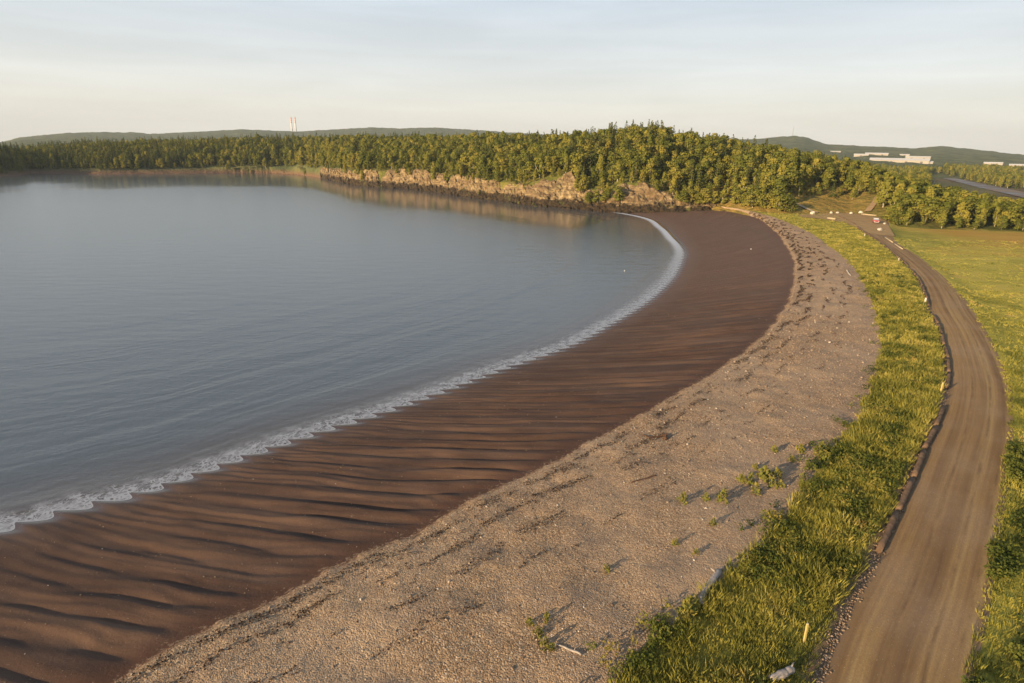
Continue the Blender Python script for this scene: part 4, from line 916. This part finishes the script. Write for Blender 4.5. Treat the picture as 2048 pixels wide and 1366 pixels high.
# ---------------------------------------------------------------- car
def box(x0, x1, y0, y1, z0, z1): return ([(x, y, z) for z in (z0, z1) for x, y in ((x0, y0), (x1, y0), (x1, y1), (x0, y1))], [(0, 3, 2, 1), (4, 5, 6, 7), (0, 1, 5, 4), (1, 2, 6, 5), (2, 3, 7, 6), (3, 0, 4, 7)])
def loft(secs):
    V = [p for s in secs for p in s]; n = len(secs[0]); F = [(i*n+j, i*n+(j+1) % n, (i+1)*n+(j+1) % n, (i+1)*n+j) for i in range(len(secs)-1) for j in range(n)]
    return V, F+[tuple(range(n-1, -1, -1)), tuple((len(secs)-1)*n+j for j in range(n))]
def car():
    X, Y = un(1751, 446, 4.1); e = empty('parked_car', (X, Y, 4.16), math.atan2(-Y, -X)+.12); tag(e, 'red car parked on the gravel lot, sky reflection painted white on its roof', 'car')
    red = simple('red_car_paint', (.52, .035, .03), .3, .5); glass = simple('car_glass', (.30, .33, .36), .08, .8); rub = simple('tyre_rubber', (.02, .02, .02), .8); met = simple('rim_metal', (.5, .5, .5), .35)
    def sec(x, w_, zb, zt): k = .12; return [(x, -w_, zb+k), (x, -w_+k, zb), (x, w_-k, zb), (x, w_, zb+k), (x, w_, zt-k), (x, w_-k, zt), (x, -w_+k, zt), (x, -w_, zt-k)]
    mesh_obj('body', *loft([sec(-2.25, .78, .45, .95), sec(-2.1, .9, .32, 1.05), sec(-.8, .93, .28, 1.08), sec(.9, .93, .28, 1.06), sec(1.9, .88, .3, .92), sec(2.2, .76, .4, .78)]), red, e)
    def cs(x, w_, z, zb=1.04): return [(x[0], -w_-.08, zb), (x[0], w_+.08, zb), (x[1], w_, z), (x[1], -w_, z)]
    mesh_obj('cabin_glass', *join([([(-1.95, -.84, 1.03), (-1.95, .84, 1.03), (1.0, .84, 1.03), (1.0, -.84, 1.03), (-1.6, -.70, 1.50), (-1.6, .70, 1.50), (.25, .70, 1.50), (.25, -.70, 1.50)], [(3, 2, 1, 0), (4, 5, 6, 7), (0, 1, 5, 4), (1, 2, 6, 5), (2, 3, 7, 6), (3, 0, 4, 7)])]), glass, e, smooth=False)
    mesh_obj('roof', *box(-1.64, .30, -.74, .74, 1.504, 1.60), M_white, e, smooth=False)  # bright sky reflection put into the roof colour as white
    for sx in (-1.35, 1.35):
        for sy in (-1, 1):
            v, f = tube([(sx, sy*.74, .34), (sx, sy*.95, .34)], [.34, .34], 18); wv = mesh_obj('wheel', v, f, rub, e, smooth=False)
            v, f = tube([(sx, sy*.951, .34), (sx, sy*.965, .34)], [.2, .18], 14); mesh_obj('rim', v, f, met, wv, smooth=False)
    for sy in (-1, 1):
        mesh_obj('headlight', *box(2.02, 2.20, sy*.66-.14, sy*.66+.14, .68, .84), M_white, e, smooth=False)
        mesh_obj('wing_mirror', *box(.72, .86, sy*1.0-.1, sy*1.0+.1, 1.0, 1.14), red, e, smooth=False)
    mesh_obj('bumper', *box(2.12, 2.30, -.74, .74, .36, .56), simple('pale_bumper', (.45, .42, .40), .5), e, smooth=False)
    mesh_obj('grille', *box(2.17, 2.225, -.42, .42, .60, .74), rub, e, smooth=False)
car()

# ---------------------------------------------------------------- far buildings, chimneys, mast
M_wall = simple('pale_cladding', (.34, .31, .26), .6, .2, .05, .08); M_roof = simple('white_metal_roof', (.62, .60, .56), .5, .3, .05, .05); M_dark = simple('dark_openings', (.10, .09, .09), .5)
def building(p0, p1, ytop, ybot, label, r=None):
    pm = (p0+p1)/2; az_ = az_of(pm, ybot); rr = np.linspace(900, 2900, 2000); zz = atr(pm, ybot, 1.)[2]; d = ray(pm, ybot); h = math.hypot(d[0], d[1]); zl = CAMH+d[2]/h*rr
    gz = land_z(np.full_like(rr, az_), rr); k = np.argmax(gz > zl) if (gz > zl).any() else 600; R1 = rr[k]; X, Y, Z = atr(pm, ybot, R1); wdt = (p1-p0)/FPX*R1*.98; ht = (ybot-ytop)/FPX*R1; dep = min(max(wdt*.35, 14), 40)
    e = empty('industrial_building', (X, Y, Z-1), math.atan2(Y, X)-math.pi/2); tag(e, label, 'building', 'pale industrial buildings on the far plain'); w_ = wdt/2; hw = ht*.38+.5
    mesh_obj('wall', *box(-w_, w_, 0, dep, -6, hw), M_wall, e, smooth=False)
    V = [(-w_-.5, -.5, hw+.02), (w_+.5, -.5, hw+.02), (w_+.5, dep+.5, hw+.02), (-w_-.5, dep+.5, hw+.02), (-w_-.5, dep/2, ht*.65+.6), (w_+.5, dep/2, ht*.65+.6)]
    mesh_obj('roof', V, [(0, 1, 5, 4), (2, 3, 4, 5), (0, 4, 3), (1, 2, 5), (3, 2, 1, 0)], M_roof, e, smooth=False)
    n = max(1, int(wdt/22))
    for i in range(n):
        c = -w_+wdt*(i+.5)/n; mesh_obj('door', *box(c-2.2, c+2.2, -.12, .1, 0, min(4.5, hw*.6)), M_dark, e, smooth=False)
    return R1
for a in [(1663,1679,301,304,'small pale building farthest left among the far buildings'), (1711,1733,306,312,'pale building left of the long white one, nearest the trees'), (1736,1770,304,310,'pale long building behind the longest white one'), (1754,1840,314,325,'longest white building on the far plain'),
          (1802,1816,307,311,'small pale building above the middle of the longest one'), (1818,1853,311,317,'pale building behind the right end of the longest one'), (1841,1861,321,327,'low pale building just right of the longest one'), (1974,1998,323,329,'isolated pale building on the plain right of the main group'), (2027,2056,327,333,'pale building cut by the right edge of the photo')]:
    print('bld', a[0], building(*a))
def chimney(px, label):
    R1 = 4250.; az_ = az_of(px, 258); X, Y, Zt = atr(px, 235, R1); Zb = float(land_z(np.array([az_]), np.array([R1]))[0])-10; e = empty('chimney', (X, Y, Zb)); tag(e, label, 'chimney', 'pair of tall chimneys on the far hills'); H_ = Zt-Zb
    v, f = tube([(0, 0, 0), (0, 0, H_*.5), (0, 0, H_)], [5.6, 4.7, 4.], 20); mesh_obj('stack', v, f, simple('pale_concrete', (.72, .66, .60), .8), e)
    for i in range(3):
        z0 = H_*(.70+.105*i); v, f = tube([(0, 0, z0), (0, 0, z0+H_*.052)], [4.72-.22*i, 4.68-.22*i], 20); mesh_obj('band', v, f, simple('red_band', (.50, .20, .14), .7), e)  # red toned down, distance haze painted into the band colour
    v, f = tube([(0, 0, H_), (0, 0, H_+2)], [4.2, 4.2], 20); mesh_obj('rim', v, f, M_dark, e)
chimney(581.5, 'left one of two red and white banded chimneys on the horizon'); chimney(589.5, 'right one of two red and white banded chimneys on the horizon')
def mast():
    R1 = 2990.; X, Y, Zt = atr(1588, 252, R1); Zb = float(land_z(np.array([az_of(1588, 268)]), np.array([R1]))[0])-3; e = empty('radio_mast', (X, Y, Zb)); tag(e, 'thin lattice radio mast on top of the far right hill', 'mast'); H_ = Zt-Zb
    c = [Vector((1.2*math.cos(a), 1.2*math.sin(a), 0)) for a in (0, 2.09, 4.19)]; st = simple('grey_steel', (.35, .35, .36), .6); up = Vector((0, 0, H_))
    for q in c: v, f = tube([q, q*.5+up], [.22, .16], 5); mesh_obj('leg', v, f, st, e)
    br = []
    for i in range(10):
        for k in range(3): t0 = i/10; t1 = (i+1)/10; br.append(tube([c[k]*(1-.5*t0)+up*t0, c[(k+1) % 3]*(1-.5*t1)+up*t1], [.1, .1], 4))
    mesh_obj('bracing', *join(br), st, e)
mast()

# ---------------------------------------------------------------- haze
hz = box(-13500, 13500, -3500, 13000, -6, 420); ho = mesh_obj('haze', *hz, None, smooth=False); ho['kind'] = 'stuff'; ho['label'] = 'thin pale evening haze over the whole bay'
hm_ = bpy.data.materials.new('haze'); hm_.use_nodes = True; t_ = hm_.node_tree; t_.nodes.clear(); pv = t_.nodes.new('ShaderNodeVolumePrincipled'); oo = t_.nodes.new('ShaderNodeOutputMaterial')
pv.inputs['Color'].default_value = (.74, .84, .95, 1); pv.inputs['Density'].default_value = 7.5e-5; pv.inputs['Anisotropy'].default_value = 0.0
t_.links.new(pv.outputs[0], oo.inputs['Volume']); ho.data.materials.append(hm_)
